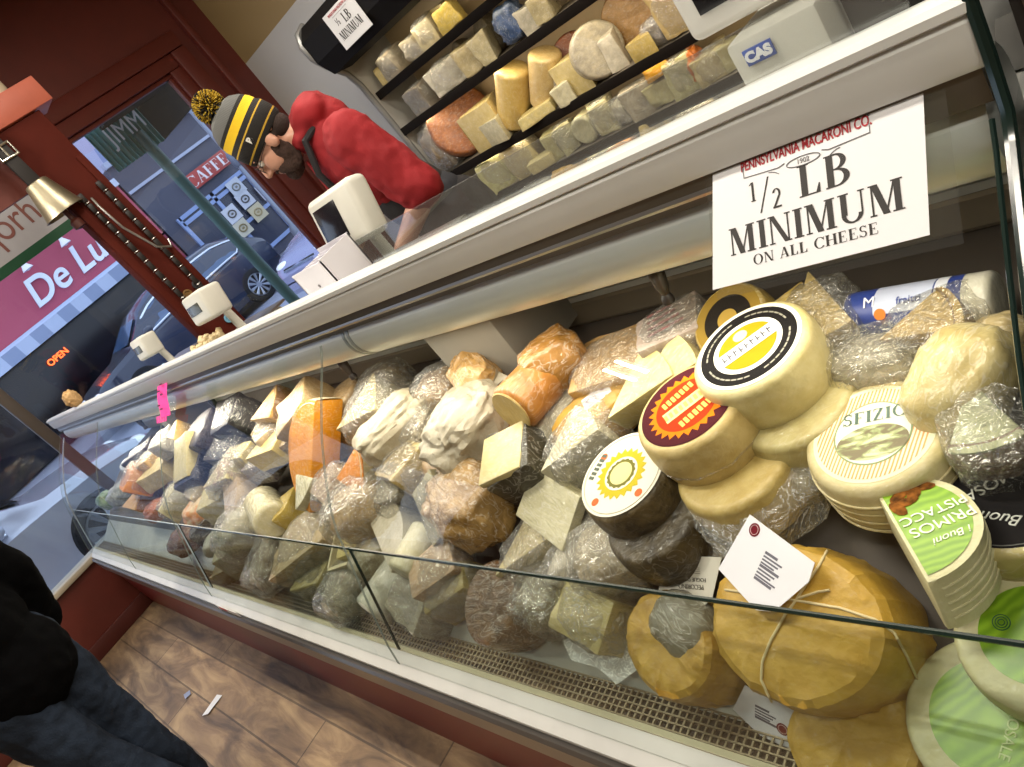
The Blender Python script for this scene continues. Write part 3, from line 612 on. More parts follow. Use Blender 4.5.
# white paper box beside the man
nb=at(338,282,1,.80); lx=nb.x-at(311,298,1,.80).x; ly=at(366.5,255,0,nb.x).y-.80; hB=at(321,261,1,.80).z-CT
bx=empty('paper_box','open white cardboard box on the case behind the fascia, left of the man','box',loc=(nb.x-lx/2,.80+ly/2,CT))
w_,d_,t_=lx/2,ly/2,.003
bm=bmesh.new()
box(bm,-w_,w_,-d_,-d_+t_,0,hB); box(bm,-w_,w_,d_-t_,d_,0,hB*1.03); box(bm,-w_,-w_+t_,-d_,d_,0,hB*.97); box(bm,w_-t_,w_,-d_,d_,0,hB*1.02); box(bm,-w_,w_,-d_,d_,0,t_); finish(bm,'carton',plain('#d9d6dc',.6,var=.02),bx,smooth=False)
bm=bmesh.new(); lathe(bm,[(0,0),(.004,0),(.004,.001),(0,.001)],12,M=frame((0,-d_-.001,hB*.75),(1,0,0),(0,0,1))); finish(bm,'finger_hole',plain('#7a7478',.6),bx)
for i in range(5): boxo('paper_sheet',plain('#e6e3ea',.6),(-w_+.008,w_-.008,-d_+.008+i*.02,-d_+.010+i*.02,.005,hB*(.96+.03*i/5)),bx)
# nubby crouton tray, blue bags, long pale box, tan bag near the far end
p=at(195,330,1,.93)
cr=empty('snack_tray','clear tray heaped with nubby cream puffs between the two far scales','tray',M=Matrix.Translation((p.x,.93,CT)))
boxo('tray',glassm('tray_plastic','#e8e8e4',mn=.08,white=.15),(-.16,.12,-.05,.05,0,.06),cr)
bm=bmesh.new()
for i in range(90):
    bb=lumpbm(.034,.03,.03,.15,seed=i,sub=1); bmesh.ops.translate(bb,vec=(random.uniform(-.12,.09),random.uniform(-.035,.035),random.uniform(.04,.115)),verts=bb.verts)
    me=bpy.data.meshes.new('t'); bb.to_mesh(me); bb.free(); bm.from_mesh(me); bpy.data.meshes.remove(me)
o=finish(bm,'cream_puffs',plain('#cdb98e',.7,bump=.3),cr); o['kind']='stuff'
for i,(px,py,l) in enumerate(((150,357,'pale blue plastic bag beside the small far scale'),(129,362,'pale blue plastic bag slumped next to the long white box'),(88,382,'small light blue bag near the far end of the case top'))):
    p=at(px,py,1,.90); bm=lumpbm(.17-.03*i,.12,.11-.02*i,.2,3,seed=i+4); bmesh.ops.translate(bm,vec=(0,0,.045),verts=bm.verts); o=finish(bm,'plastic_bag',plain('#9fc4e6',.35,0,.3,bump=.4,bscale=20)); o.location=(p.x,.90,CT); tag(o,l,'bag')
p=at(110,377,1,.9); o=boxo('carton',plain('#c9bdb8',.5),(-.30,.25,-.05,.05,0,.09),bev=.006); o.location=(p.x-.1,.9,CT); o.rotation_euler.z=.05; tag(o,'long pale pinkish carton lying on the far case top','box')
boxo('carton_band',plain('#8a4a3a',.5),(-.29,.24,-.0508,-.0502,.005,.03),o)
p=at(76,402,1,.68); bm=lumpbm(.07,.07,.09,.2,3,seed=9); bmesh.ops.translate(bm,vec=(0,0,.04),verts=bm.verts); o=finish(bm,'paper_bag',plain('#b5905f',.7,bump=.4)); o.location=(p.x,.68,1.296); tag(o,'small crumpled tan bag at the far corner of the case','bag')
# second appliance to the right of the case end
rc=empty('neighbour_case','dark grey glazed neighbouring case beyond the end gasket','display case',loc=(0,0,0))
bm=bmesh.new(); extrude_x(bm,[(.66,1.29)]+GP+[(.30,.56),(.30,0),(1.0,0),(1.0,1.29)],X1+.022,1.6); finish(bm,'body',plain('#2b2a29',.22,.2,.3),rc,ang=.3)
boxo('rub_strip',plain('#55524e',.3,.6),(X1+.03,1.6,.655,.659,1.25,1.28),rc)
# ----------------------------------------------------------------- red post unit, bell, banner
pu=empty('red_post','tall red painted wooden post with a boxed header and hung tools, before the window','post unit',loc=(-4.25,1.55,0))
PR=plain('#4d1a10',.8,0,0,bump=.05,spec=.15)
bm=bmesh.new(); box(bm,-.09,.0,-.13,.13,0,2.47,bev=.006); finish(bm,'post',PR,pu)
bm=bmesh.new(); box(bm,-.18,.02,-1.3,.22,2.475,2.61,bev=.004); finish(bm,'header_box',plain('#b8604a',.45,0,.1,bump=.05),pu)  # lighter orange puts the room light on this red header into its colour
bm=bmesh.new(); box(bm,-.13,-.10,-1.3,-.131,2.20,2.47); 
finish(bm,'header_panel',plain('#5e261a',.6),pu,smooth=False)
bm=bmesh.new()
for s in (-.105,.105): box(bm,0,.012,s-.02,s+.02,.9,2.2,bev=.003)
finish(bm,'edge_moulding',PR,pu)
# chains of dark straps with metal buckles
for k,(yy,n0) in enumerate(((-.05,13),(.07,13))):
    bm=bmesh.new()
    for i in range(n0): box(bm,.013,.022,yy-.014,yy+.014,2.05-i*.065-.05,2.05-i*.065,bev=.003)
    s=finish(bm,'leather_strap',plain('#1c1512',.5),pu)
    for i in range(n0-1): bm=bmesh.new(); tube(bm,[(.02+.008*math.cos(a*PI/4),yy+.014*math.sin(a*PI/4),2.05-i*.065-.057) for a in range(8)],.003,5,closed=True); finish(bm,'buckle',STEEL,s)
bm=bmesh.new(); tube(bm,[(.03,-.02,2.0),(.05,-.03,1.95),(.05,-.02,1.8),(.05,.04,1.62),(.05,.10,1.58),(.04,.12,1.62)],.007,8); finish(bm,'wire_hook',STEEL,pu)
for i,(px,py,c) in enumerate(((197,284,'#2a2a2e'),(206,293,'#8f8a86'),(214,299,'#c9c4bc'),(188,294,'#7a5a2e'),(222,306,'#b8b2a8'),(229,318,'#6fa6c0'),(201,304,'#70321f'))):
    sp_=at(px,py,0,-4.236); dy,dz_=sp_.y-1.55,sp_.z
    bm=bmesh.new(); tube(bm,[(.012,dy+.022*math.cos(a*PI/10),dz_+.022*math.sin(a*PI/10)) for a in range(20)],.006,6,closed=True); lathe(bm,[(0,0),(.017,0),(.017,.004),(0,.004)],16,M=frame((.006,dy,dz_),(0,1,0),(0,0,1))); finish(bm,'round_sticker',plain(c,.5),pu)
# jar on top of header
p=at(6,95,0,-4.3)
jr=empty('glass_jar','small pale jar standing on the red header, cut by the photo edge','jar',loc=(-4.3,1.60,2.61))
bm=bmesh.new(); lathe(bm,[(0,0),(.05,0),(.055,.02),(.055,.11),(.04,.13),(0,.13)],24); finish(bm,'body',plain('#c9bda4',.2,0,.6),jr)
bm=bmesh.new(); lathe(bm,[(0,.13),(.042,.13),(.042,.155),(0,.155)],24); finish(bm,'lid',plain('#8a6a34',.3,.6),jr)
# cow bell on a strap
bp=at(50,197,0,-4.218)
be=empty('cow_bell','brass cow bell hanging on a dark buckled strap from the red header','bell',loc=bp)
bm=bmesh.new(); prof=[(.052,.09),(.06,.085),(.085,-.01),(.105,-.085),(.112,-.095),(.106,-.095),(.08,-.01),(.0,.07)]
lathe(bm,prof,28,M=Matrix.Diagonal((.8,1,1,1)),cap=False)
bm2=bmesh.new(); lathe(bm,[(0,.09),(.052,.09)],28,M=Matrix.Diagonal((.8,1,1,1)),cap=False); bm2.free()
finish(bm,'bell_body',plain('#a39a82',.38,.85,var=.15),be)
bm=bmesh.new(); box(bm,-.012,.012,-.035,.035,.09,2.49-bp.z,bev=.005); sp=finish(bm,'strap',plain('#1f1a18',.6),be)
bm=bmesh.new(); R_=[(-.0,-.045,.235),(0,.045,.235),(0,.045,.30),(0,-.045,.30)]; tube(bm,[(x+.018,y,z) for x,y,z in R_],.008,8,closed=True); tube(bm,[(.018,0,.235),(.018,0,.30)],.005,6); finish(bm,'buckle',plain('#c9c6b8',.25,.9),sp)
bm=bmesh.new(); lathe(bm,[(0,-.05),(.012,-.06),(.014,-.14),(.03,-.155),(.03,-.19),(0,-.2)],16); finish(bm,'clapper',plain('#4a1f16',.5),be)
# banner in the window
bn=empty('window_banner','white banner with green borders and brown script hung in the window','banner',loc=(XW+.075,.9,2.25))
boxo('cloth',plain('#a6a4a8',.7,var=.04),(-.004,.004,-1.2,.86,-.14,.24),bn)
for a,b in ((-.20,-.14),(.24,.34)): boxo('green_border',plain('#15492f',.6),(-.004,.004,-1.2,.86,a,b),bn)
text('o qorh',.24,plain('#7a4a42',.6),bn,frame((.006,.45,.03),(0,1,0),(0,0,1)),xs=.85)
# paper scraps on floor
p=at(212,707,2,0); bm=bmesh.new(); poly(bm,[(-.02,-.05,.002),(.03,-.03,.006),(.02,.06,.002),(-.01,.05,.012)]); o=finish(bm,'paper_scrap',plain('#d9dade',.6)); o.location=(p.x,p.y,.002); tag(o,'white folded paper scrap lying on the worn plank floor','paper')
p=at(188,695,2,0); bm=bmesh.new(); poly(bm,[(-.04,-.01,.002),(.02,-.02,.004),(.03,.01,.002),(-.01,.02,.003)]); o=finish(bm,'paper_scrap',plain('#8f98b4',.6)); o.location=(p.x,p.y,.002); tag(o,'faint bluish flat scrap on the floor beside the white one','paper')
# ================================================================= cheeses in the case
def deck_hit(px,py,h):
    r=ray(px,py); lo,hi=.30,1.3
    for _ in range(50):
        y=(lo+hi)/2; t=y/r.y; z=1.5+t*r.z
        if z>dz(y)+h: lo=y
        else: hi=y
    return EYE+r*(lo/r.y)
def img_dir(p,n,ang):
    q=(p-EYE); X=512+FPX*q.dot(_R)/q.dot(_F); Y=383.5+FPX*q.dot(_D)/q.dot(_F)
    a=math.radians(ang); e=4
    return (on_plane(X+e*math.cos(a),Y+e*math.sin(a),p,n)-on_plane(X-e*math.cos(a),Y-e*math.sin(a),p,n)).normalized()
def spot(px,py,T,lift=0,ang=0,s=.12,rx=0,ry=0,Y=None):
    """matrix of an item of thickness T px whose middle shows at (px,py); returns matrix and px->m factor"""
    p=deck_hit(px,py,.05)
    for _ in range(4):
        k=1/pxm(p); h=(T/2+lift)*k
        p=deck_hit(px,py,h) if Y is None else at(px,py,1,Y)
    n=Vector((0,-s,1)).normalized(); x=img_dir(p,n,ang); m=frame(p,x,n.cross(x))
    return m@Matrix.Rotation(math.radians(rx),4,'X')@Matrix.Rotation(math.radians(ry),4,'Y'),1/pxm(p)
def jit(bm,a,seed):
    rr=random.Random(seed)
    for v in bm.verts: v.co+=Vector((rr.uniform(-a,a),rr.uniform(-a,a),rr.uniform(-a,a)))
def subdiv_noise(bm,amp,fr,seed,cuts=3):
    bmesh.ops.subdivide_edges(bm,edges=bm.edges,cuts=cuts,use_grid_fill=True)
    bmesh.ops.triangulate(bm,faces=[f for f in bm.faces if len(f.verts)>4])
    bm.normal_update(); off=Vector((seed*2.3,seed*.7,seed))
    mv=[(v,v.normal*amp*noise.noise(v.co*fr+off)) for v in bm.verts]
    for v,d in mv: v.co+=d
def wheel_bm(D,T,bul=.04,edge=.14):
    R=D/2; e=min(T*edge,R*.2); pr=[(0,-T/2),(R-e,-T/2)]
    for i in range(1,6): a=-PI/2+i*PI/12; pr.append((R-e+e*math.cos(a)*1.0,-T/2+e+e*math.sin(a)))
    for i in range(1,8): t=i/8; pr.append((R+bul*D*.5*math.sin(t*PI),-T/2+e+(T-2*e)*t))
    for i in range(0,6): a=i*PI/12; pr.append((R-e+e*math.cos(a),T/2-e+e*math.sin(a)))
    pr+=[(R-e,T/2),(0,T/2)]
    bm=bmesh.new(); lathe(bm,pr,56); return bm
def sector_bm(r,a,T,bev):
    n=max(6,int(a/.12)); pts=[(0,0)] if a<PI*.97 else []
    pts+=[(r*math.cos(-a/2+a*i/n),r*math.sin(-a/2+a*i/n)) for i in range(n+1)]
    cx=r*(.66*math.sin(a/2)/(a/2))
    bm=bmesh.new(); v0=[bm.verts.new((x-cx,y,-T/2)) for x,y in pts]; v1=[bm.verts.new((x-cx,y,T/2)) for x,y in pts]
    m=len(pts)
    for i in range(m): j=(i+1)%m; bm.faces.new((v0[i],v0[j],v1[j],v1[i]))
    bm.faces.new(v0); bm.faces.new(v1)
    bmesh.ops.bevel(bm,geom=list(bm.edges),offset=bev,segments=2,affect='EDGES',profile=.6)
    return bm,cx
def rind_bm(r,a,T,cx,t=.0035,top=0):
    n=max(6,int(a/.12)); bm=bmesh.new(); h=T/2+.0008
    pr=[(r-.010,-h),(r,-h+.004),(r+t,-h*.5),(r+t*1.2,0),(r+t,h*.5),(r,h-.004),(r-.010,h)]
    if top: pr=[(r*(1-top),-h)]+pr+[(r*(1-top),h)]
    rg=[[bm.verts.new((q*math.cos(-a/2+a*i/n)-cx,q*math.sin(-a/2+a*i/n),z)) for q,z in pr] for i in range(n+1)]
    for A,B in zip(rg,rg[1:]):
        for i in range(len(pr)-1): bm.faces.new((A[i],B[i],B[i+1],A[i+1]))
    return bm
CH={}
def parcel_bm(l,w,t,sd):
    """a wheel done up in stiff paper: flat top, rounded shoulder, pleats gathered down the side"""
    bm=bmesh.new(); n=96; R=.5; rings=[]
    pr=[(0,.5),(.2,.505),(.34,.50),(.42,.485),(.468,.44),(.492,.36),(.505,.22),(.51,.05),(.505,-.12),(.495,-.28),(.47,-.41),(.42,-.48),(.3,-.5),(0,-.5)]
    off=Vector((sd*1.3,sd*.4,sd*2.2))
    for r,z in pr:
        if r==0: rings.append([bm.verts.new((0,0,z*t))]); continue
        rg=[]
        for i in range(n):
            a=2*PI*i/n; k=max(0,min(1,(.45-z)/.5)); pl=1-abs(noise.noise(Vector((math.cos(a)*4.5,math.sin(a)*4.5,z*1.2))+off)); q=1+.035*k*(pl**3-.5)+.035*noise.noise(Vector((math.cos(a)*1.3,math.sin(a)*1.3,z))+off)
            zz=z*t*(1+.05*noise.noise(Vector((r*5*math.cos(a),r*5*math.sin(a),0))+off)); rg.append(bm.verts.new((r*q*l*math.cos(a),r*q*w*math.sin(a),zz)))
        rings.append(rg)
    for A_,B_ in zip(rings,rings[1:]):
        for i in range(n):
            j=(i+1)%n
            if len(A_)==1: bm.faces.new((A_[0],B_[i],B_[j]))
            elif len(B_)==1: bm.faces.new((A_[i],A_[j],B_[0]))
            else: bm.faces.new((A_[i],A_[j],B_[j],B_[i]))
    bmesh.ops.triangulate(bm,faces=bm.faces[:]); bmesh.ops.subdivide_edges(bm,edges=bm.edges[:],cuts=1); return bm
def glass_y(z):
    g=GP[::-1]
    if z<=g[0][1]: return g[0][0]
    for a,b in zip(g,g[1:]):
        if z<=b[1]: return a[0]+(b[0]-a[0])*(z-a[1])/(b[1]-a[1])
    return .652
def settle(root):
    """lift a piece out of the sloped deck (towards the viewer, keeping its apparent size) and keep it behind the glass"""
    for _ in range(6):
        M=root.matrix_world.copy(); vs=[M@v.co for c in root.children for v in list(c.data.vertices)[::3] if c.name.split('.')[0]!='plastic_wrap']
        pen=max(dz(v.y)-v.z for v in vs); gl=max(glass_y(v.z)+.018-v.y for v in vs if v.z<1.19) if any(v.z<1.19 for v in vs) else 0
        p=M.translation; d=(p-EYE).length
        if pen>.004 and gl<.0:
            k=1-min(pen*.8,-gl*.6,.03)/d
        elif gl>.002: k=1+min(gl*.7,.03)/d
        else: break
        q=EYE+(p-EYE)*k; S=Matrix.Diagonal((k,k,k,1)); M.translation=Vector((0,0,0)); root.matrix_world=Matrix.Translation(q)@M@S
N=[0]
def item(kind,label,px,py,ang,L,W,T,col,col2=None,rind=None,lift=0,rx=0,ry=0,s=.12,wrap=.6,film=0,Y=None,name=None,cat='cheese',group='wrapped cheeses piled in the display case',bump=.25,scale=30,M=None,k=None,pos=(.35,.65),top=0,amp=.12,spec=None):
    N[0]+=1; sd=N[0]
    if kind in 'BS' and M is None and not film and sd>26 and sd%5 in (0,2) and T<46: film=1
    if M is None: M,k=spot(px,py,T,lift,ang,s,rx,ry,Y)
    l,w,t=L*k,W*k,T*k
    mat=cheese(col,col2,wrap,scale,bump,pos)
    nm=name or {'W':'round_cheese','H':'half_round_cheese','S':'cheese_wedge','B':'cheese_block','L':'cheese_log','U':'cheese_lump','G':'wrapped_cheese','P':'paper_wrapped_cheese'}[kind]
    root=empty(nm,label,cat,group,M=M)
    if kind=='W':
        finish(wheel_bm(l,t),'rind',mat,root,ang=.9)
    elif kind in 'HS':
        a=PI if kind=='H' else min(2.6,2*math.asin(min(.96,W/2/L)))
        r=l if kind=='S' else w/2
        bm,cx=sector_bm(r,a,t,min(.004,t*.08)); subdiv_noise(bm,t*.02,30,sd,1); finish(bm,'paste',mat,root,ang=.5)
        if rind: finish(rind_bm(r,a,t,cx,top=top),'rind',cheese(rind,None,wrap,45,.5,crk=22),root,ang=.7)
    elif kind=='B':
        bm=bmesh.new(); box(bm,-l/2,l/2,-w/2,w/2,-t/2,t/2); jit(bm,min(l,w,t)*.10,sd)
        bmesh.ops.bevel(bm,geom=list(bm.edges),offset=min(l,w,t)*.07,segments=2,affect='EDGES',profile=.6); subdiv_noise(bm,min(l,w,t)*.08,28,sd,3); finish(bm,'paste',mat,root,ang=.5)
        if rind:
            bm=bmesh.new(); box(bm,-l/2-.001,l/2+.001,-w/2-.001,w/2+.001,-t/2-.0025,-t/2+t*.16,bev=.003); o=finish(bm,'rind',cheese(rind,None,wrap,45,.5),root)
    elif kind=='L':
        bm=bmesh.new(); R=w/2; e=R*.25; pr=[(0,-l/2)]+[(R-e+e*math.sin(a),-l/2+e-e*math.cos(a)) for a in [i*PI/10 for i in range(6)]]+[(R-e+e*math.cos(a),l/2-e+e*math.sin(a)) for a in [i*PI/10 for i in range(6)]]+[(0,l/2)]
        lathe(bm,pr,32,M=Matrix.Rotation(PI/2,4,'Y')); finish(bm,'body',mat,root,ang=.7)
    elif kind=='U':
        finish(lumpbm(l,w,t,amp,2.2,sd,4,.47,.75),'body',mat,root,ang=1.2)
    elif kind in 'GP':
        bm=lumpbm(l,w,t,amp,1.6,sd,5,.49,.68) if kind=='G' else parcel_bm(l,w,t,sd)
        for v in bm.verts:       # crumples of the wrapping
            c=v.co.copy(); f=noise.turbulence_vector(c*(2.5/max(l,w))+Vector((sd,0,0)),3,True); v.co+=f*((.05 if kind=='G' else .018)*min(w,t)); q=c*(5/max(l,w)); cr=1-abs(noise.noise(Vector((q.x*1.2+sd,q.y*1.2,q.z*.7)))); v.co+=c.normalized()*((cr**6)*(.02 if kind=='G' else .022)*min(w,t))
        finish(bm,'wrapping',mat,root,ang=.35)
        if kind=='G':
            bm=bmesh.new()
            for i in range(14):
                a=i*2*PI/14; b=bm.verts; 
            vs=[]; n=18
            for j in range(4):
                q=[.10,.05,.09,.17][j]; vs.append([bm.verts.new((l*.46+j*l*.07,(w*q*(1+.35*((i*7+sd)%3-1)))*math.cos(i*2*PI/n),(t*q*(1+.35*((i*5+sd)%3-1)))*math.sin(i*2*PI/n)+t*.1)) for i in range(n)])
            for A,B in zip(vs,vs[1:]):
                for i in range(n): bm.faces.new((A[i],A[(i+1)%n],B[(i+1)%n],B[i]))
            finish(bm,'gathered_end',mat,root,ang=.3)
    PEN=[]
    if spec:
        bm=bmesh.new(); rr=random.Random(sd)
        for i in range(spec[1]):
            x,y=rr.uniform(-.42,.42)*l,rr.uniform(-.4,.4)*w; b=lumpbm(.009,.007,.004,.2,seed=i,sub=1); bmesh.ops.translate(b,vec=(x,y,t/2-.0012),verts=b.verts); me=bpy.data.meshes.new('t'); b.to_mesh(me); b.free(); bm.from_mesh(me); bpy.data.meshes.remove(me)
        finish(bm,'speckles',plain(spec[0],.6),root)
    if film:
        bm=lumpbm(l*1.12+.006,w*1.12+.006,t*1.12+.006,.10,2.5,sd+50,4,.45,.62)
        for v in bm.verts: v.co+=noise.turbulence_vector(v.co*40+Vector((sd,0,0)),2,True)*.0022
        finish(bm,'plastic_wrap',FILM if film==1 else BAG,root,ang=.5)
    if group.startswith('wrapped') or group.startswith('mustard'): settle(root)
    root['_l'],root['_w'],root['_t']=l,w,t
    return root
def disc(root,r,z,col,name='label_disc',x=0,y=0,rough=.8,n=48,clip=None,mat=None):
    bm=bmesh.new(); vs=[(x+r*math.cos(2*PI*i/n),y+r*math.sin(2*PI*i/n)) for i in range(n)]
    if clip is not None: vs=[(max(a,clip),b) for a,b in vs]
    bm.faces.new([bm.verts.new((a,b,z)) for a,b in vs]); return finish(bm,name,mat or plain(col,rough,var=.03,spec=.12),root,smooth=False)
def jag(root,r0,r1,z,col,n,name='ornament'):
    bm=bmesh.new(); vs=[]
    for i in range(n*2): a=i*PI/n; q=r1 if i%2 else r0; vs.append(bm.verts.new((q*math.cos(a),q*math.sin(a),z)))
    bm.faces.new(vs); return finish(bm,name,plain(col,.8,var=.03,spec=.12),root,smooth=False)
def local_text_M(root,ang,z,dx=0,dy=0):
    """matrix in root space whose x axis shows at image angle ang"""
    m=root.matrix_world; n=m.col[2].xyz.normalized(); d=img_dir(m.translation,n,ang); ld=(m.to_3x3().inverted()@d).normalized()
    R=frame((0,0,z),ld,Vector((0,0,1)).cross(ld)); return R@Matrix.Translation((dx,dy,0))
# ---- hero wheels on the right
A=item
w=A('W','lower pale yellow wheel under the orange-labelled wheel, loose film around it',744,478,-37,122,122,60,'#c9b377','#b59c5c',s=.1,wrap=.15)
bm=lumpbm(w['_l']*1.25,w['_w']*1.15,w['_t']*1.05,.16,2.5,3,4,.45,.7); bmesh.ops.translate(bm,vec=(.012,-.012,-.012),verts=bm.verts); finish(bm,'plastic_wrap',BAG,w,ang=.5)
w=A('W','small cheese wheel with round maroon and orange flame label, top of its stack',703,424,-37,120,120,62,'#d3bd86','#bda468',lift=60,s=.1,wrap=.15)
r,z=w['_l']*.43,w['_t']/2
lb=disc(w,r,z+.0004,'#3d1219','label'); disc(lb,r*.97,z+.0006,'#46151d'); jag(lb,r*.84,r*.72,z+.0009,'#d9740c',26); disc(lb,r*.66,z+.0011,'#a8320c')
Mt=local_text_M(w,-37,z+.0014)
bm=bmesh.new(); box(bm,-r*.50,r*.50,-r*.15,r*.15,0,.0003); finish(bm,'name_band',plain('#d8c878',.4),lb,M=Mt,smooth=False)
bm=bmesh.new(); 
for i in range(9): box(bm,-r*.5+i*r*.115,-r*.5+i*r*.115+r*.07,-r*.08,r*.08,.0003,.0006)
finish(bm,'band_lettering',plain('#b79a3c',.5),lb,M=Mt,smooth=False)
for yy,s_ in ((.38,'#e9b640'),(-.38,'#e9b640')):
    bm=bmesh.new()
    for i in range(7): box(bm,-r*.36+i*r*.11,-r*.36+i*r*.11+r*.075,yy*r-r*.09,yy*r+r*.09,.0001,.0004)
    finish(bm,'script_marks',plain(s_,.5),lb,M=Mt@Matrix.Rotation(.12,4,'Z'),smooth=False)
bm=bmesh.new(); tube(bm,[(w['_l']*.515*math.cos(a*PI/16),w['_l']*.515*math.sin(a*PI/16),-w['_t']*.12+.002*math.sin(a*2.3)) for a in range(32)],.002,5,closed=True); finish(bm,'film_seam',FILM,w)
w=A('W','pale wheel in film beneath the black-ringed label wheel',803,417,-37,124,124,58,'#c6b985','#b0a06a',s=.1,wrap=.3)
w=A('W','ivory wheel with black-ringed white and gold label, top of its stack',764,367,-37,126,126,66,'#dfd2a0','#cfbf86',lift=58,s=.12,wrap=.15)
r,z=w['_l']*.44,w['_t']/2
lb=disc(w,r,z+.0004,'#e4e0d2','label'); disc(lb,r*.92,z+.0007,'#161414'); disc(lb,r*.66,z+.0010,'#e4e0d2'); disc(lb,r*.56,z+.0013,'#b9820f')
Mt=local_text_M(w,-35,z+.0016)
bm=bmesh.new(); box(bm,-r*.6,r*.6,-r*.16,r*.16,0,.0003); finish(bm,'name_band',plain('#dcdad6',.4),lb,M=Mt,smooth=False)
bm=bmesh.new()
for i in range(9): box(bm,-r*.5+i*r*.115,-r*.5+i*r*.115+r*.03,-r*.09,r*.09,.0003,.0006); box(bm,-r*.5+i*r*.115,-r*.5+i*r*.115+r*.075,-r*.02+.03*r*(i%3-1),r*.02+.03*r*(i%3-1),.0003,.0006)
finish(bm,'band_lettering',plain('#4a4a52',.5),lb,M=Mt,smooth=False)
disc(lb,r*.14,.0002,'#e6cf98','emblem').matrix_local=Mt@Matrix.Translation((0,r*.34,0))
bm=bmesh.new()
for i in range(40):
    a=i*2*PI/40
    if i%10<8: b=bmesh.new(); box(b,-.0012,.0012,-r*.05,r*.05,0,.0003); bmesh.ops.transform(b,matrix=Matrix.Rotation(a,4,'Z')@Matrix.Translation((r*.79,0,z+.0009)),verts=b.verts); me=bpy.data.meshes.new('t'); b.to_mesh(me); b.free(); bm.from_mesh(me); bpy.data.meshes.remove(me)
finish(bm,'ring_lettering',plain('#8f8a7c',.5),lb,smooth=False)
DK='#55492f'
w=A('W','lower dark mottled wheel under the wreath-labelled wheel',664,528,-34,106,106,52,DK,'#2e261b',bump=.6,s=.15,film=0,wrap=.3)
w=A('W','dark mottled wheel with white label and yellow wreath, top of its stack',637,488,-34,104,104,52,'#6b5b3c','#3c3222',lift=50,bump=.6,s=.15,wrap=.12)
r,z=w['_l']*.47,w['_t']/2
lb=disc(w,r,z+.0012,'#d9d4c4','label'); bm=bmesh.new(); tube(bm,[(r*.93*math.cos(a*PI/24),r*.93*math.sin(a*PI/24),z+.0014) for a in range(48)],.0007,4,closed=True); finish(bm,'border_line',plain('#a9a48f',.5),lb)
jag(lb,r*.62,r*.52,z+.0016,'#b5a52c',22); disc(lb,r*.40,z+.0019,'#e0dbc6'); jag(lb,r*.36,r*.33,z+.0021,'#6d6a33',16); disc(lb,r*.27,z+.0023,'#d5cc8f')
for a in (.3,1.9,3.5,5.0): disc(lb,r*.09,z+.0017,'#d0663a','berry_mark',r*.78*math.cos(a),r*.78*math.sin(a))
Mt=local_text_M(w,-60,z+.0018,0,r*.74)
bm=bmesh.new()
for i in range(6): box(bm,-r*.3+i*r*.11,-r*.3+i*r*.11+r*.07,-r*.07,r*.07,0,.0003)
finish(bm,'label_lettering',plain('#3a4632',.5),lb,M=Mt,smooth=False)
# Sfizio wheel
w=A('W','ridged ivory wheel with orange hatched SFIZIO landscape label',889,456,-36,140,140,78,'#d8caa0','#c7b784',s=.12,wrap=.15)
for zz in (-.3,-.12,.06,.22):
    bm=bmesh.new(); R=w['_l']/2*1.035; tube(bm,[(R*math.cos(a*PI/24),R*math.sin(a*PI/24),zz*w['_t']) for a in range(48)],.0016,5,closed=True); finish(bm,'mould_ridge',cheese('#d8caa0','#c7b784',.4,30,.25),w)
r,z=w['_l']*.42,w['_t']/2
def hatch():
    m,nt,b=_new('orange_hatch'); L=nt.links; tc=nd(nt,'ShaderNodeTexCoord'); wv=nd(nt,'ShaderNodeTexWave',Scale=70.0,Distortion=.6); mp=nd(nt,'ShaderNodeMapping'); mp.inputs['Rotation'].default_value=(0,0,.9)
    L.new(tc.outputs['Object'],mp.inputs['Vector']); L.new(mp.outputs['Vector'],wv.inputs['Vector']); r_=nd(nt,'ShaderNodeValToRGB'); e=r_.color_ramp.elements; e[0].position=.35; e[0].color=lin('#cf8a4a'); e[1].position=.6; e[1].color=lin('#e6d8b6'); L.new(wv.outputs['Color'],r_.inputs['Fac']); L.new(r_.outputs['Color'],b.inputs['Base Color']); return m
def landscape():
    m,nt,b=_new('landscape_print'); L=nt.links; tc=nd(nt,'ShaderNodeTexCoord'); n=nd(nt,'ShaderNodeTexNoise',Scale=60.0,Detail=5.0,Distortion=1.0); mp=nd(nt,'ShaderNodeMapping'); mp.inputs['Scale'].default_value=(.5,1.3,1)
    L.new(tc.outputs['Object'],mp.inputs['Vector']); L.new(mp.outputs['Vector'],n.inputs['Vector']); r_=nd(nt,'ShaderNodeValToRGB'); e=r_.color_ramp.elements; e[0].position=.42; e[0].color=lin('#6a5f3e'); e[1].position=.6; e[1].color=lin('#cfc7a2'); x=e.new(.5); x.color=lin('#8f9a62'); L.new(n.outputs['Fac'],r_.inputs['Fac']); L.new(r_.outputs['Color'],b.inputs['Base Color']); return m
lb=disc(w,r,z+.0004,'#d9d9b8','label'); disc(lb,r*.93,z+.0006,'','hatched_ring',mat=hatch())
Mt=local_text_M(w,-10,z+.0009)
def oval(rx,ry,col,nm,zz,mat=None,x=0,y=0):
    bm=bmesh.new(); bm.faces.new([bm.verts.new((x+rx*math.cos(2*PI*i/40),y+ry*math.sin(2*PI*i/40),zz)) for i in range(40)]); return finish(bm,nm,mat or plain(col,.5),lb,M=Mt,smooth=False)
oval(r*.64,r*.66,'#7a8a58','scene_border',0); oval(r*.61,r*.63,'#dcdcc8','scene_sky',.0003)
oval(r*.58,r*.36,'','scene_hills',.0006,landscape(),0,-r*.20)
serif('SFIZIO',r*.25,plain('#3f5a48',.5),lb,Mt@Matrix.Translation((r*.05,r*.36,.0009)),xs=1.15)
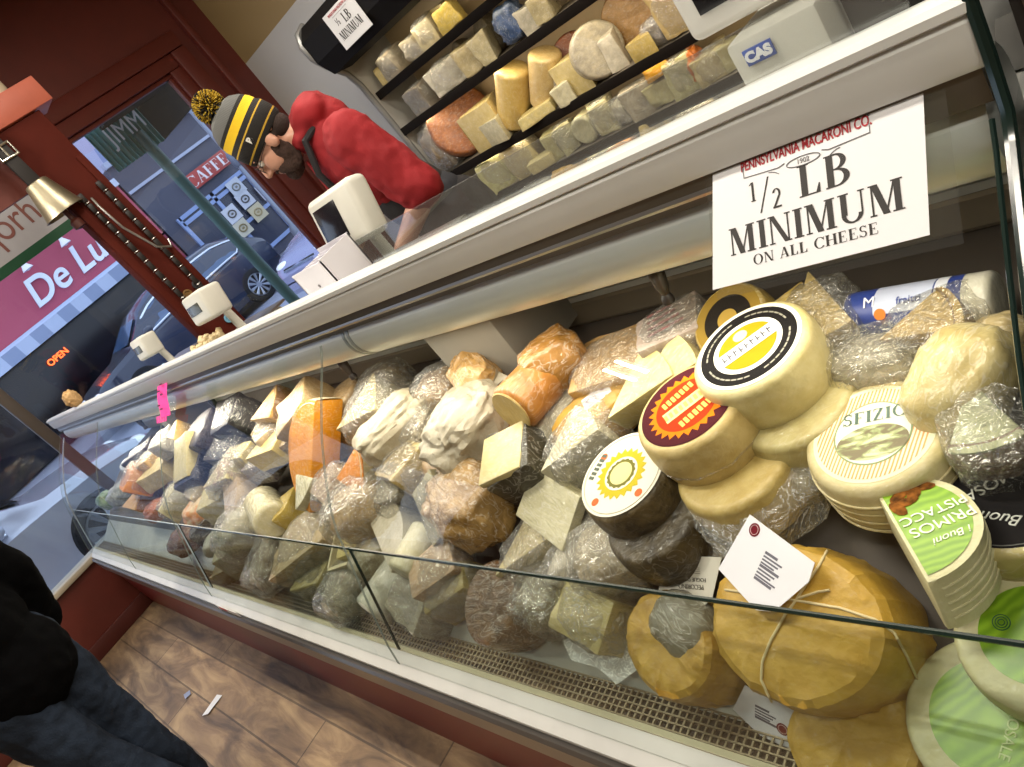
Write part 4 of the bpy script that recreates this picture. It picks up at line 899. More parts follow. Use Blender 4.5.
# black label wheel behind pistachio, right edge
w=A('W','wheel with black label and white capitals, behind the pistachio half wheel',1016,506,-36,150,150,60,'#d3c48a','#bfae70',s=.12,Y=.60)
r,z=w['_l']*.44,w['_t']/2; lb=disc(w,r,z+.0005,'#1f1d1e','label'); bm=bmesh.new(); tube(bm,[(r*.96*math.cos(a*PI/24),r*.96*math.sin(a*PI/24),z+.0006) for a in range(48)],.0008,4,closed=True); finish(bm,'border_line',plain('#5a5a56',.5),lb)
Mt=local_text_M(w,152,z+.0009); text('PRIMOSALE',r*.27,plain('#d8d8d0',.5),lb,Mt@Matrix.Translation((r*.1,-r*.2,0)),name='label_lettering'); text('i Buoni',r*.26,plain('#d8d8d0',.5),lb,Mt@Matrix.Rotation(-.8,4,'Z')@Matrix.Translation((-r*.1,r*.5,0)),shear=.3,name='label_script')
# pistachio half wheel
GREEN='#86a82c'
def green_mat():
    m,nt,b=_new('green_label'); L=nt.links; tc=nd(nt,'ShaderNodeTexCoord'); wv=nd(nt,'ShaderNodeTexWave',Scale=45.0,Distortion=3.0,wave_type='RINGS'); wv.inputs['Detail'].default_value=2; L.new(tc.outputs['Object'],wv.inputs['Vector']); r_=nd(nt,'ShaderNodeValToRGB'); e=r_.color_ramp.elements; e[0].color=lin('#6a9412'); e[1].color=lin('#86ae22'); L.new(wv.outputs['Color'],r_.inputs['Fac']); L.new(r_.outputs['Color'],b.inputs['Base Color']); b.inputs['Roughness'].default_value=.35; return m
GM=green_mat()
IV='#dcd6b0'; IV2='#cfc89a'
w=A('W','lower ivory wheel with green label at the case front, under another green one',1004,728,-35,168,168,62,IV,IV2,s=.2,wrap=.3)
r,z=w['_l']*.345,w['_t']/2; lb=disc(w,r,z+.0005,'','label',mat=GM); Mt=local_text_M(w,105,z+.001); text('PRIMOSALE',r*.24,plain('#d5e0a8',.5),lb,Mt@Matrix.Translation((0,r*.3,0)),name='label_lettering')
bm=bmesh.new()
w=A('W','ivory wheel with bright green label, upper right at the front edge',1046,646,-35,150,150,66,IV,IV2,s=.25,lift=62,wrap=.2)
r,z=w['_l']*.33,w['_t']/2; lb=disc(w,r,z+.0005,'','label',mat=GM); Mt=local_text_M(w,150,z+.001)
bm=bmesh.new()
for q in (.16,.11,.06): tube(bm,[(q*r*math.cos(a*PI/12),q*r*math.sin(a*PI/12),0) for a in range(24)],.0006,4,closed=True)
finish(bm,'ring_mark',plain('#1f5a3a',.5),lb,M=local_text_M(w,0,z+.001)@Matrix.Translation((-r*.55,r*.25,0)))
nP=Vector((0.05,.10,1)).normalized(); tp=at(900,534,1,.475); e1,e2=on_plane(871,485,tp,nP),on_plane(927,583,tp,nP); DP=(e1-e2).length; yv=(e1-e2).normalized(); xv=yv.cross(nP); TP=.070; tp=(e1+e2)/2
MP=frame(tp+xv*(DP/2*.42)-nP*TP/2,xv,yv)
w=A('H','half wheel with green pistachio label and a pale cut face on its left',0,0,0,0,DP,TP,IV,'#d3cca2',M=MP,k=1.0,wrap=.25,scale=40)
r=w['_w']/2; cx=r*.66/(PI/2); z=w['_t']/2
for zz in (-.3,-.15,0,.15,.3):
    bm=bmesh.new(); R=r*1.003; tube(bm,[(R*math.cos(a*PI/24)-cx,R*math.sin(a*PI/24),zz*w['_t']) for a in range(-11,12)],.0013,5); finish(bm,'mould_ridge',cheese(IV,'#d3cca2',.25,40,.25),w)
lb=disc(w,r*.90,z+.0008,'','label',x=-cx,clip=-cx+.004,mat=GM)
WT=plain('#eef2df',.5)
Mt=local_text_M(w,158,z+.0014)
text('PISTACC',r*.225,WT,lb,Mt@Matrix.Translation((-r*.10,-r*.09,0)),name='label_lettering'); text('PRIMOS',r*.245,WT,lb,Mt@Matrix.Translation((-r*.10,r*.15,0)),name='label_lettering')
text('i Buoni',r*.17,WT,lb,Mt@Matrix.Translation((-.10*r,r*.42,0)),shear=.35,name='label_script')
Mn=local_text_M(w,158,z+.0016)
bm=bmesh.new()
for i,(x,y) in enumerate(((.10,-.42),(-.06,-.52),(.24,-.36),(-.2,-.58),(.12,-.58))):
    b=lumpbm(r*.34,r*.17,.002,.1,seed=i,sub=2); bmesh.ops.transform(b,matrix=Matrix.Translation((x*r,y*r,0))@Matrix.Rotation(i*.9,4,'Z'),verts=b.verts); me=bpy.data.meshes.new('t'); b.to_mesh(me); b.free(); bm.from_mesh(me); bpy.data.meshes.remove(me)
finish(bm,'pistachio_print',plain('#7a4a1c',.8,var=.6,vscale=90,spec=.1),lb,M=Mn)
for i,(x,y,q) in enumerate(((.1,.1,.02),(-.02,-.3,.016),(.2,-.2,.012))):
    pass
# ---- items, table: kind,label,px,py,ang,L,W,T,colour,...
G2='upper cheeses at the back of the case'
A('S','pale greenish wedge with speckled pinkish rind, top right beside the gasket',994,440,75,85,70,75,'#c3c7a4','#b3b890',rind='#b39a86',lift=60,s=.3,film=1,scale=20)
A('U','large cream chunk with a few brown specks, under film near the gasket',962,384,-68,124,94,80,'#d6c795','#c2ae74',lift=50,s=.35,wrap=.75,amp=.09)
A('U','grey crumpled film parcel between the orange-hatched wheel and the log',876,366,-5,86,62,58,'#a9a28c','#8f8872',lift=30,wrap=1,film=1)
A('S','brown-rinded wedge in film leaning on the white log',938,328,-25,80,62,46,'#c2a868','#ae9050',rind='#8a6a3a',lift=48,film=1,s=.3)
w=A('L','white cheese log with blue printed band, under the half pound sign',921,309,-8,140,54,54,'#dedacb','#d0ccb8',lift=36,wrap=.5,name='cheese_log')
R=w['_w']/2
def sleeve(x0,x1,a0,a1,col,rr,nm,par):
    bm=bmesh.new(); n=18; A_=[[bm.verts.new((x,rr*math.cos(a0+(a1-a0)*i/n),rr*math.sin(a0+(a1-a0)*i/n))) for i in range(n+1)] for x in (x0,x1)]
    for i in range(n): bm.faces.new((A_[0][i],A_[0][i+1],A_[1][i+1],A_[1][i]))
    return finish(bm,nm,plain(col,.4),par)
lb=sleeve(-w['_l']*.47,w['_l']*.33,.25,PI*1.08,'#2d3f86',R*1.01,'printed_sleeve',w)
sleeve(-w['_l']*.25,w['_l']*.15,.5,PI*.75,'#b9c0d6',R*1.02,'pale_panel',lb); sleeve(w['_l']*.16,w['_l']*.24,.25,PI*1.05,'#d6d9e2',R*1.021,'white_stripe',lb)
MT=Matrix.Rotation(math.radians(22),4,'X')@Matrix.Translation((-w['_l']*.28,0,R*1.03)); text('M',R*.6,plain('#e6e6ee',.5),lb,MT@Matrix.Translation((0,R*.1,0)),name='sleeve_lettering'); text('fraitti',R*.4,plain('#2d3f86',.5),lb,MT@Matrix.Translation((w['_l']*.28,0,.001)),name='sleeve_lettering')
disc(lb,R*.22,0,'#c97a3a','emblem').matrix_local=Matrix.Rotation(math.radians(45),4,'X')@Matrix.Translation((-w['_l']*.2,0,R*1.035))
A('U','pale buff lump at the gasket, behind the peppered chunk',1000,338,-10,50,48,46,'#cdb98a',None,lift=50,wrap=.8)
A('S','tall beige wedge in film standing left of the white log',829,328,80,92,66,58,'#c4b07c','#b0995f',lift=28,film=1,s=.3)
A('B','small yellowish block behind the black-ringed wheel',789,317,-30,52,34,34,'#c9b06a',None,lift=46)
w=A('W','small wheel with gold and black label tilted at the back rail',738,326,-35,82,82,36,'#b9a05c','#a08640',lift=44,s=.5,wrap=.6)
r,z=w['_l']*.45,w['_t']/2; lb=disc(w,r,z+.0005,'#8f7430','label'); disc(lb,r*.72,z+.0008,'#221d18'); disc(lb,r*.3,z+.001,'#a88a40')
w=A('B','grey printed cheese pack with pinkish lettering at the back rail',678,334,-28,66,58,44,'#b7a79c','#a39386',lift=34,film=1)
bm=bmesh.new()
for i in range(4): box(bm,-w['_l']*.3,w['_l']*.3*(1-.2*i),-w['_w']*.3+i*w['_w']*.18,-w['_w']*.3+i*w['_w']*.18+.006,w['_t']/2+.0035,w['_t']/2+.0045)
finish(bm,'print',plain('#8a5a58',.5),w,smooth=False)
A('B','flat rinded slab in film under the bright ceiling reflections',618,366,-18,92,66,34,'#c9a774','#b59058',rind='#b8894a',lift=26,film=1)
A('S','pale wedge slice with tiny holes left of the orange-labelled wheel',652,384,-50,86,60,34,'#ddcf98','#d0c084',lift=40,s=.45)
A('S','second pale slice leaning behind the first holed slice',676,370,-48,84,52,28,'#d9cb96','#ccbc80',lift=46,s=.5)
w=A('P','yellow paper parcel with a white tag, behind the white crumbly wedge',600,418,-35,96,54,44,'#c0984a','#a88038',lift=16,wrap=.2)
M_=local_text_M(w,-38,w['_t']*.52); bm=bmesh.new(); poly(bm,[(-.006,-.018,0),(.05,-.018,0),(.05,.018,0),(-.006,.018,0)],t=.0006); tg=finish(bm,'paper_tag',plain('#d6d3da',.5),w,M=M_,smooth=False); disc(tg,.007,.0009,'#7a1f2a','seal',.04,.008)
bm=bmesh.new(); 
for i in range(5): box(bm,0,.022,-.012+i*.004,-.0105+i*.004,.0007,.0009)
finish(bm,'print_lines',plain('#5a5690',.5),tg,smooth=False)
A('U','crinkled white film parcel beside the yellow paper parcel',563,420,-50,72,42,40,'#cfc8b2','#bdb69e',lift=10,wrap=1,film=1)
A('S','white crumbly wedge left of the wreath-labelled wheel',588,445,-50,78,54,50,'#dcd6bd','#cfc8a8',lift=26,film=1,s=.3,bump=.6)
A('B','big ivory slab of cheese tilted at the middle of the pile',552,506,36,76,56,16,'#dcd5b4','#cfc7a2',lift=50,s=.85,wrap=.9)
A('S','pale wedge with grey rind beneath the big ivory slab',540,547,-50,76,48,44,'#d3c69c','#c2b485',rind='#8f887a',lift=12,film=1,s=.35)
w=A('B','cream wedge with black waxed rind beside the white paper ball',525,464,-25,62,56,50,'#45402f','#2f2b20',lift=28,s=.3,wrap=.8)
bm=bmesh.new(); box(bm,-w['_l']*.52,w['_l']*.40,-w['_w']*.50,w['_w']*.48,-w['_t']*.10,w['_t']*.07,bev=.003); finish(bm,'cut_face',cheese('#dccfa0','#d0c08c',.4,30,.25),w,M=Matrix.Translation((0,0,w['_t']*.545)))
A('U','glossy brown smoked loaf in film at the back rail',552,362,-38,74,56,56,'#b98a50','#94682f',lift=36,wrap=1)
w=A('L','cut smoked cheese with orange-brown skin and pale cut end',528,394,-58,54,54,54,'#b97f3f','#9c662c',lift=50,ry=12,wrap=.5)
bm=bmesh.new(); lathe(bm,[(0,0),(w['_w']*.43,0),(w['_w']*.45,.002),(w['_w']*.43,.004),(0,.004)],32,M=Matrix.Translation((-w['_l']/2-.0025,0,0))@Matrix.Rotation(PI/2,4,'Y')); finish(bm,'cut_face',cheese('#d6bd84','#c9ae70',.3,30,.25),w)
w=A('W','wheel with ringed brown rind under the smoked pieces',556,414,-35,100,100,38,'#c79a5c','#b3843f',lift=0,s=.3)
for q in (.47,.42,.37):
    bm=bmesh.new(); R=w['_l']*q; tube(bm,[(R*math.cos(a*PI/24),R*math.sin(a*PI/24),w['_t']/2) for a in range(48)],.0015,5,closed=True); finish(bm,'rind_ring',plain('#8a5836',.5),w)
A('G','ribbed amber cheese with twisted foil end near the back rail',478,376,-130,70,48,46,'#c19a62','#a57c40',lift=26,wrap=1,s=.3)
A('G','white paper-wrapped ball with gathered neck, larger of two',468,431,-55,98,84,64,'#b9af9b','#a89e88',lift=26,wrap=.25,amp=.2)
A('G','white paper cone-shaped parcel left of the larger paper ball',396,428,-45,88,58,44,'#bdb39d','#aca188',lift=34,wrap=.3,amp=.2)
A('G','small white paper parcel between the cone parcel and the paper ball',428,424,-60,62,46,44,'#b9ae98','#a89c84',lift=12,wrap=.5,amp=.2,film=1)
A('U','brown round cheese in a clear bag at the back rail',442,394,-20,56,50,44,'#a98a66','#8a6c48',lift=14,wrap=.8,film=2)
A('S','ivory half round with crinkled film leaning on the cone parcel',378,411,-45,72,50,40,'#d5c9a4','#c4b68a',lift=26,film=1,s=.4)
A('W','pale ring-shaped cheese with a brown hole at the back',348,402,-10,46,46,26,'#b99f78','#a08660',lift=18,wrap=.7)
A('U','clear-bagged pale cheese far back behind the ring-shaped one',386,386,-20,60,40,36,'#a8977a','#8c7c60',lift=10,wrap=.8,film=2)
w=A('H','big orange half wheel with pale floured rind at the pile top',316,450,-150,0,112,30,'#e39a2a','#d48a1c',rind='#d8c9a6',lift=34,s=1.1,wrap=.5)
A('S','smaller orange wedge with pale rind right of the big orange one',368,472,-20,58,54,34,'#e09024','#d08018',rind='#d9c69a',lift=24,s=.9,wrap=.7)
A('B','olive buff block in film right of the smaller orange wedge',411,471,20,58,40,44,'#b8a26a','#a08a52',lift=20,wrap=.9,film=1)
A('L','round pinkish salami-like cheese end among the pale blocks',447,470,-150,48,38,38,'#c2a98a','#ad9070',lift=20,wrap=.8)
A('U','large brown-rinded crown of cheese with a cut face, in glossy film',470,503,30,104,84,72,'#ae8c56','#80602f',lift=24,wrap=1,amp=.2,bump=.6)
A('B','blue-grey cut wedge with dark veins against the brown crown',438,507,68,60,46,16,'#b3aa88','#77745f',lift=52,s=1.0,wrap=.6,pos=(.28,.42),rind='#b08a4a')
A('S','grey olive wedge in film below the olive buff block',404,490,100,52,46,40,'#9f967c','#8a8168',lift=10,film=1,s=.4)
A('U','brown-rinded lump in white film under the two orange cheeses',366,508,-35,80,60,54,'#b59a68','#947748',lift=14,wrap=1,film=1)
A('S','dusty pink round slice beside the big orange half wheel',335,489,-20,48,44,30,'#c2a992','#b0957c',lift=26,s=.5,wrap=.8)
A('S','greenish white round slice standing in front of the orange half wheel',314,490,70,42,40,28,'#c7c2a4','#b4af8e',lift=30,s=.6,wrap=.9)
A('H','white bloomy half round near the front riser seam',404,534,-58,0,86,40,'#d6ceb8','#c8bfa6',lift=12,s=.5,wrap=.7)
A('L','ivory rolled cheese lying on the white bloomy half round',417,552,-60,52,38,38,'#ddd6b8','#cfc8a4',lift=26,wrap=.9)
A('L','white log end behind the riser glass, beside its seam',391,588,-55,60,44,44,'#d3d0c0','#bdb9a4',lift=8,wrap=1)
A('B','grey shadowed wedge in film behind the lower riser glass',424,602,40,70,48,44,'#a39c86','#8f8872',lift=0,wrap=.9,s=.5)
A('B','pinkish crinkled block in film above a cut olive face',445,572,-40,60,44,36,'#c4a888','#ad8f6c',lift=22,wrap=1,film=1,s=.4)
A('B','olive yellow cut cheese face below the pinkish block',458,592,-35,62,36,40,'#a59560','#93824c',lift=4,s=.4,wrap=.5)
A('W','dark brown domed wheel in film low at the front grille',510,606,-10,84,84,58,'#7a5a38','#4a3622',lift=6,s=.5,wrap=1,bump=.6)
A('U','silver crinkled film ball in front of the dark mottled wheels',615,556,-25,84,70,62,'#b3a78c','#978a6c',lift=26,wrap=1,film=1)
A('U','long white film roll leaning beside the silver crinkled ball',580,548,-52,92,34,30,'#d2cdbf','#bfb9a8',lift=24,wrap=1,film=1)
A('B','cream cut block in clear bag behind the riser glass',600,617,30,70,54,54,'#c6b987','#b5a772',lift=10,wrap=.6,s=.5,film=2)
A('S','small yellow wedge tucked above the cream bagged block',570,602,-15,46,34,32,'#cbbd7c','#bbac68',lift=22,s=.5)
A('U','cloudy bagged cheese between the brown wheel and the cream block',548,600,20,60,60,54,'#8f866c','#7a7058',lift=2,wrap=1,film=2)
A('U','beige crinkled parcel low behind the left riser pane',352,588,-60,66,48,44,'#b3a68a','#9b8d70',lift=4,wrap=1,film=1)
w=empty('plastic_tray','small cream plastic tray holding a butter piece','tray',M=spot(358,546,26,10,-20,.4)[0]); k=spot(358,546,26,10,-20,.4)[1]
bm=bmesh.new(); box(bm,-30*k,30*k,-24*k,24*k,-13*k,-10*k); 
for (a,b,c,d) in ((-30,30,-24,-21),(-30,30,21,24),(-30,-27,-24,24),(27,30,-24,24)): box(bm,a*k,b*k,c*k,d*k,-13*k,13*k)
finish(bm,'tray',plain('#cbbf98',.4),w,smooth=False)
m_=w.matrix_world@Matrix.Translation((0,0,2*k)); A('B','pale butter piece sitting inside the cream tray',0,0,0,40,26,18,'#dccb86',None,M=m_,k=k,wrap=.2)
A('B','brown-rinded big wedge in crinkled film behind the riser, left of its seam',326,545,-38,96,54,62,'#c4b088','#ab966a',rind='#a37038',lift=6,wrap=1,s=.4,film=1)
A('U','grey film bundle between the brown-rinded wedge and the white round',284,545,-62,92,42,40,'#9a9178','#7d745c',lift=8,wrap=1,film=1,amp=.2)
A('L','white cylindrical cheese in film beside the grey bundle',268,512,-120,66,38,36,'#ddd4b4','#cec49c',lift=24,wrap=.9)
A('U','white mould cheese in loose plastic above the riser edge',250,527,-35,70,50,44,'#cfc6a8','#bbb190',lift=14,wrap=1,film=1)
A('H','pale pink rimmed half round in film beside the white mould cheese',242,496,-60,0,66,26,'#cdb79c','#bba385',lift=22,s=.6,wrap=1)
A('B','small yellow slab peeking between the white cylinder and big wedge',292,510,-75,36,22,24,'#cdb468','#bda352',lift=16)
A('S','white wedge with a pink cut centre, below the yellow slices',232,474,-45,64,36,26,'#dccf9c','#c9a48c',lift=26,s=.5,wrap=.7,pos=(.4,.5))
A('B','purple printed packet under the yellow slices',266,466,-12,48,26,24,'#6a5a62','#b0a69a',lift=18,wrap=.9,film=1)
A('B','thick pale yellow slice on top of the purple packet',274,450,-22,54,26,20,'#dcc57a','#d0b766',lift=40)
A('B','thin pale yellow slice end left of the thick one',244,456,-15,34,20,16,'#d5c382','#c8b46e',lift=34)
A('B','beige block in film stacked highest near the glass seam',305,412,-48,56,44,34,'#c4ab82','#b0966a',lift=38,wrap=.8,s=.4)
A('B','beige block below the highest one, touching the orange half wheel',312,433,-30,64,46,34,'#bea680','#aa9068',lift=14,wrap=.8,film=1)
A('S','amber wedge with brown rind behind the beige blocks',281,413,-40,52,40,34,'#c59d54','#b08640',rind='#8a6238',lift=34,s=.4,wrap=.7)
A('B','buff block in film in front of the amber wedge',279,435,35,52,36,36,'#c2aa80','#ad9468',lift=20,wrap=.9,film=1)
A('B','dark purple waxed block with a whitish cut edge at the back',237,420,-35,46,34,30,'#241a20','#150f13',lift=30,wrap=.25,s=.4)
A('B','dark plum waxed block beneath the whitish-edged one',211,437,-20,58,40,34,'#30222a','#1d1419',lift=22,wrap=.25,s=.3)
A('B','dull purple block in the middle of the dark waxed cheeses',236,450,-12,60,40,34,'#2b2530','#19151d',lift=12,wrap=.3,s=.3)
A('B','square cream slab tilted up on a blue-black wrapper',188,457,-32,42,44,16,'#d6c894','#c8b87e',lift=42,s=.9,wrap=.4)
A('B','blue-black wrapped block supporting the square cream slab',203,474,-30,54,38,34,'#20203a','#14142a',lift=12,wrap=.4,s=.4)
A('B','white small block behind the square cream slab',167,444,-30,26,22,22,'#d5d0c4',None,lift=30)
A('S','tan pointed wedge standing behind the cream slab',181,435,-100,32,22,18,'#c4a468','#b09050',lift=36,s=.4)
A('B','bright orange cheddar block near the case end',141,479,35,32,28,28,'#dd9030','#cc7e22',lift=26,s=.4,wrap=.4)
A('S','curved tan wedge with brown edge below the orange block',147,502,-35,56,34,26,'#c89a4a','#b5873a',rind='#8a5a2c',lift=10,s=.4)
A('U','salmon pink packet near the case end',158,510,-35,34,20,20,'#b9714f','#a05c3c',lift=12,wrap=.8)
A('B','peach block behind the bright orange cheddar',151,464,-30,26,20,20,'#d0a96c',None,lift=26)
A('B','cream flat block between the cheddar and the square slab',161,472,-35,40,26,18,'#d3c08e',None,lift=20)
A('B','dark wrapped block near the far glass, whitish end',146,457,-40,40,20,20,'#3a3038','#281f26',lift=18,wrap=.8)
A('U','white round cheese at the far end of the pile',130,466,0,18,16,16,'#c9ccd0',None,lift=16)
A('U','silver foil parcel at the far case end',122,493,-40,34,22,20,'#8f9188','#6a6c66',lift=6,wrap=1)
A('U','green leafy wrapped lump beside the silver foil',107,500,0,20,18,18,'#5f7a4a','#48603a',lift=4,wrap=.5)
A('S','pale wedge in plastic between the slab and the netted cheese',179,499,-60,38,30,24,'#d0c79c','#bfb588',lift=14,wrap=.9,film=1)
A('B','buff block right of the plastic-covered pale wedge',203,493,20,34,24,24,'#cdbb94','#bba87e',lift=18,wrap=.6)
A('U','orange netted cheese near the far riser',203,512,-25,44,32,30,'#d08c54','#d8c09a',lift=16,wrap=.7,pos=(.42,.55))
A('B','striped dark and buff packet under the orange netted cheese',212,524,-45,40,20,22,'#6f6048','#3c3226',lift=4,wrap=.9)
A('U','reddish brown wrapped piece low behind the far riser',186,540,-30,40,30,26,'#8c5a40','#6a3f2c',lift=4,wrap=.9)
A('U','white crumpled plastic piece low by the far riser',218,541,-50,34,20,20,'#b9b7a8','#a5a292',lift=8,wrap=1)
A('B','pale green block in shade behind the riser',240,548,-70,44,32,30,'#a9a584','#959070',lift=2,wrap=.7)
A('U','dark grey-green bundle low at the front of the case',270,574,-20,60,36,32,'#5f5c4a','#3c3a2e',lift=2,wrap=1)
A('B','buff block end low beside the grey-green bundle',236,567,-30,40,26,24,'#8f8258','#7a6d48',lift=0,wrap=.7)
A('B','yellowish block low at the front left of the riser seam',318,581,-15,52,26,22,'#b5a878','#a3955f',lift=0,wrap=.6)
# fillers seen in the gaps
A('B','cream block seen in the gap below the white paper ball',487,452,-40,46,36,40,'#cfc39c','#bcae82',lift=4)
A('U','beige film parcel filling the gap left of the brown crown',424,452,-20,52,40,36,'#c4b796','#ad9f7c',lift=4,film=1)
A('B','pale block between the cream waxed wedge and the wreath wheel',566,470,-50,50,36,34,'#cdc4a4','#bab08c',lift=2)
A('U','grey-brown film parcel behind the Sfizio wheel and pale stack',838,372,-60,60,50,50,'#a89a78','#8f8060',lift=4,wrap=1,film=2)
A('U','loose clear bag of pale cheese between the two right stacks',812,470,-50,70,54,52,'#b8ab84','#a0936c',lift=4,wrap=1,film=2)
A('B','yellow block low between the ring cheese and the blocks',340,436,-30,46,34,30,'#b99c68','#a4864f',lift=6)
A('U','clear film parcel behind the riser under the bloomy half round',372,556,-40,50,40,36,'#b8b096','#a29a7e',lift=2,wrap=1)
A('U','greyish bag behind the two dark mottled wheels',700,545,-35,70,50,40,'#8f8878','#7a7464',lift=2,wrap=1,film=2)
A('B','pale cheese block low between far blocks and purple ones',222,500,-30,40,30,26,'#c4b890','#b0a478',lift=6)
# ---- paper parcels at the front right, tied with string
PAP='#d0aa55'
w=A('P','lower mustard paper parcel beneath the big string-tied one',866,742,-8,140,110,76,PAP,'#bb9440',wrap=.12,s=.5,lift=0,amp=.08,group='mustard paper parcels')
w=A('P','left mustard paper parcel with a grey film patch and printed card',694,648,40,112,98,96,PAP,'#ae873a',wrap=.15,s=.5,lift=0,amp=.1,group='mustard paper parcels')
bm=lumpbm(w['_l']*.70,w['_w']*.66,w['_t']*.62,.1,2,5,4,0,.8); bmesh.ops.translate(bm,vec=(w['_l']*.02,w['_w']*.2,w['_t']*.28),verts=bm.verts); finish(bm,'grey_film_patch',cheese('#8f8a7a','#76715f',1,20,.5),w)
big=A('P','big mustard paper parcel tied with cream string at the front',818,630,12,186,150,118,PAP,'#bf9845',wrap=.12,s=.55,lift=14,amp=.07,group='mustard paper parcels')
dg=bpy.context.evaluated_depsgraph_get(); dg.update()
from mathutils.bvhtree import BVHTree
def tree_of(root):
    o=[c for c in root.children if c.name.startswith('wrapping')][0]; me=o.data; return BVHTree.FromPolygons([root.matrix_world@v.co for v in me.vertices],[p.vertices[:] for p in me.polygons])
bt=tree_of(big)
def onbig(px,py,off=.002):
    r=ray(px,py).normalized(); h=bt.ray_cast(EYE,r)
    if not h[0]: return None
    nn=h[1] if h[1].dot(r)<0 else -h[1]
    return h[0]+nn*off
iw=big.matrix_world.inverted()
for pl in ([(726,590),(740,592),(760,596),(800,601),(840,608),(875,620),(893,633),(905,655),(921,690)],[(833,540),(820,565),(808,583),(798,598),(786,615),(772,640),(763,662),(762,680),(772,700),(790,716)],[(800,598),(820,592),(834,590)]):
    pts=[]
    for a,b in zip(pl,pl[1:]):
        for t in (0,.25,.5,.75):
            q=onbig(a[0]+(b[0]-a[0])*t,a[1]+(b[1]-a[1])*t)
            if q is not None: pts.append(iw@q)
    if len(pts)>2: bm=bmesh.new(); tube(bm,pts,.0016,6); finish(bm,'string',plain('#d8c79a',.7),big)
def card(name,label,pix,lift,parent,seal,lines,la,lw,cat='tag',rev=False,plane=None):
    c=(sum(p[0] for p in pix)/len(pix),sum(p[1] for p in pix)/len(pix))
    p,n=plane
    P3=[on_plane(px,py,p,n) for px,py in pix]; cc=sum(P3,Vector())/len(P3); x=img_dir(cc,n,la); m=frame(cc,x,n.cross(x)); im=m.inverted()
    if name=='paper_tag': o=empty(name,label,cat,M=m)
    bm=bmesh.new(); poly(bm,[im@q for q in P3],t=.0006,nrm=(0,0,1)); s_=finish(bm,'paper',plain('#d9d7de',.5,var=.02),o,smooth=False)
    bm=bmesh.new()
    for i in range(lines):
        y=(lines/2-i)*.0042; wd=lw*(.6+.4*((i*37)%10)/10); box(bm,-lw/2,-lw/2+wd,y,y+(.0022 if i%4 else .0034),.0007,.0009)
    finish(bm,'printed_lines',plain('#5c5966',.5),s_,smooth=False)
    k=im@on_plane(*seal,p,n); disc(s_,.0085,.001,'#6a1a26','seal',k.x,k.y); 
    bm=bmesh.new(); tube(bm,[(k.x+.006*math.cos(a*PI/8),k.y+.006*math.sin(a*PI/8),.0013) for a in range(16)],.0004,4,closed=True); finish(bm,'seal_ring',plain('#c9a9ac',.5),s_)
    return o
q=onbig(800,598,.004); nrm=Vector((-.15,-.55,1)).normalized()
q=(q or big.matrix_world.translation)+Vector((0,0,.022))
card('paper_tag','white printed tag with maroon seal lying on the big paper parcel',[(718.6,569),(750,514.5),(815,562.8),(809,582),(774,612),(756,610)],0,None,(755,530),9,35,.034,plane=(q,nrm))
q=deck_hit(770,717,.03); card('paper_tag','white printed tag with maroon seal hanging low over the air grille',[(733,709),(745,685),(807.5,716),(794,751),(760,735)],0,None,(783,729),5,27,.034,plane=(q,Vector((0,-1.1,.7)).normalized()))
# printed card on left parcel
bt2=tree_of(w); r=ray(690,580).normalized(); h=bt2.ray_cast(EYE,r); pc=(h[0] if h[0] else w.matrix_world.translation)
n2=Vector((-.1,-.75,.8)).normalized(); pc=pc+n2*.022
pix=[(664,568),(694,556.5),(722,557),(712,600),(700,608),(657,598)]
P3=[on_plane(a,b,pc,n2) for a,b in pix]; cc=sum(P3,Vector())/6; x=img_dir(cc,n2,183); m=frame(cc,x,n2.cross(x)); im=m.inverted()
cd=empty('printed_card','cream card printed PECORINO FOGLIE DI NOCI on the left paper parcel','label',M=m)
bm=bmesh.new(); poly(bm,[im@q for q in P3],t=.0006,nrm=(0,0,1)); s_=finish(bm,'paper',plain('#d9d4c6',.5),cd,smooth=False)
text('PECORINO',.0095,plain('#5c564c',.5),s_,Matrix.Translation((0,.007,.001)),name='card_lettering'); text('FOGLIE DI NOCI',.008,plain('#5c564c',.5),s_,Matrix.Translation((0,-.003,.001)),name='card_lettering')
bm=bmesh.new()
for i in range(4): box(bm,-.02,.018,-.012-i*.0025,-.011-i*.0025,.0007,.0009)
finish(bm,'small_print',plain('#8a8478',.5),s_,smooth=False)
# white plastic scrap and paper sheets on the deck front
for (pix,l,zz) in (([(562,640),(590,634),(612,650),(640,636),(642,668),(622,684),(598,668),(574,660)],'white plastic scrap lying in front of the cream bagged block',.012),):
    p=deck_hit(600,655,.045); n=Vector((0,-.7,1)).normalized(); bm=bmesh.new(); P3=[on_plane(a,b,p,n)+n*.006*((i*7)%3) for i,(a,b) in enumerate(pix)]; c=bm.verts.new(p+n*.008); vs=[bm.verts.new(q) for q in P3]
    for i in range(len(vs)): bm.faces.new((c,vs[i],vs[(i+1)%len(vs)]))
    o=finish(bm,'plastic_scrap',glassm('white_plastic','#e6e8e8',rough=.2,bump=.5,mn=.1,white=.55)); tag(o,l,'plastic')
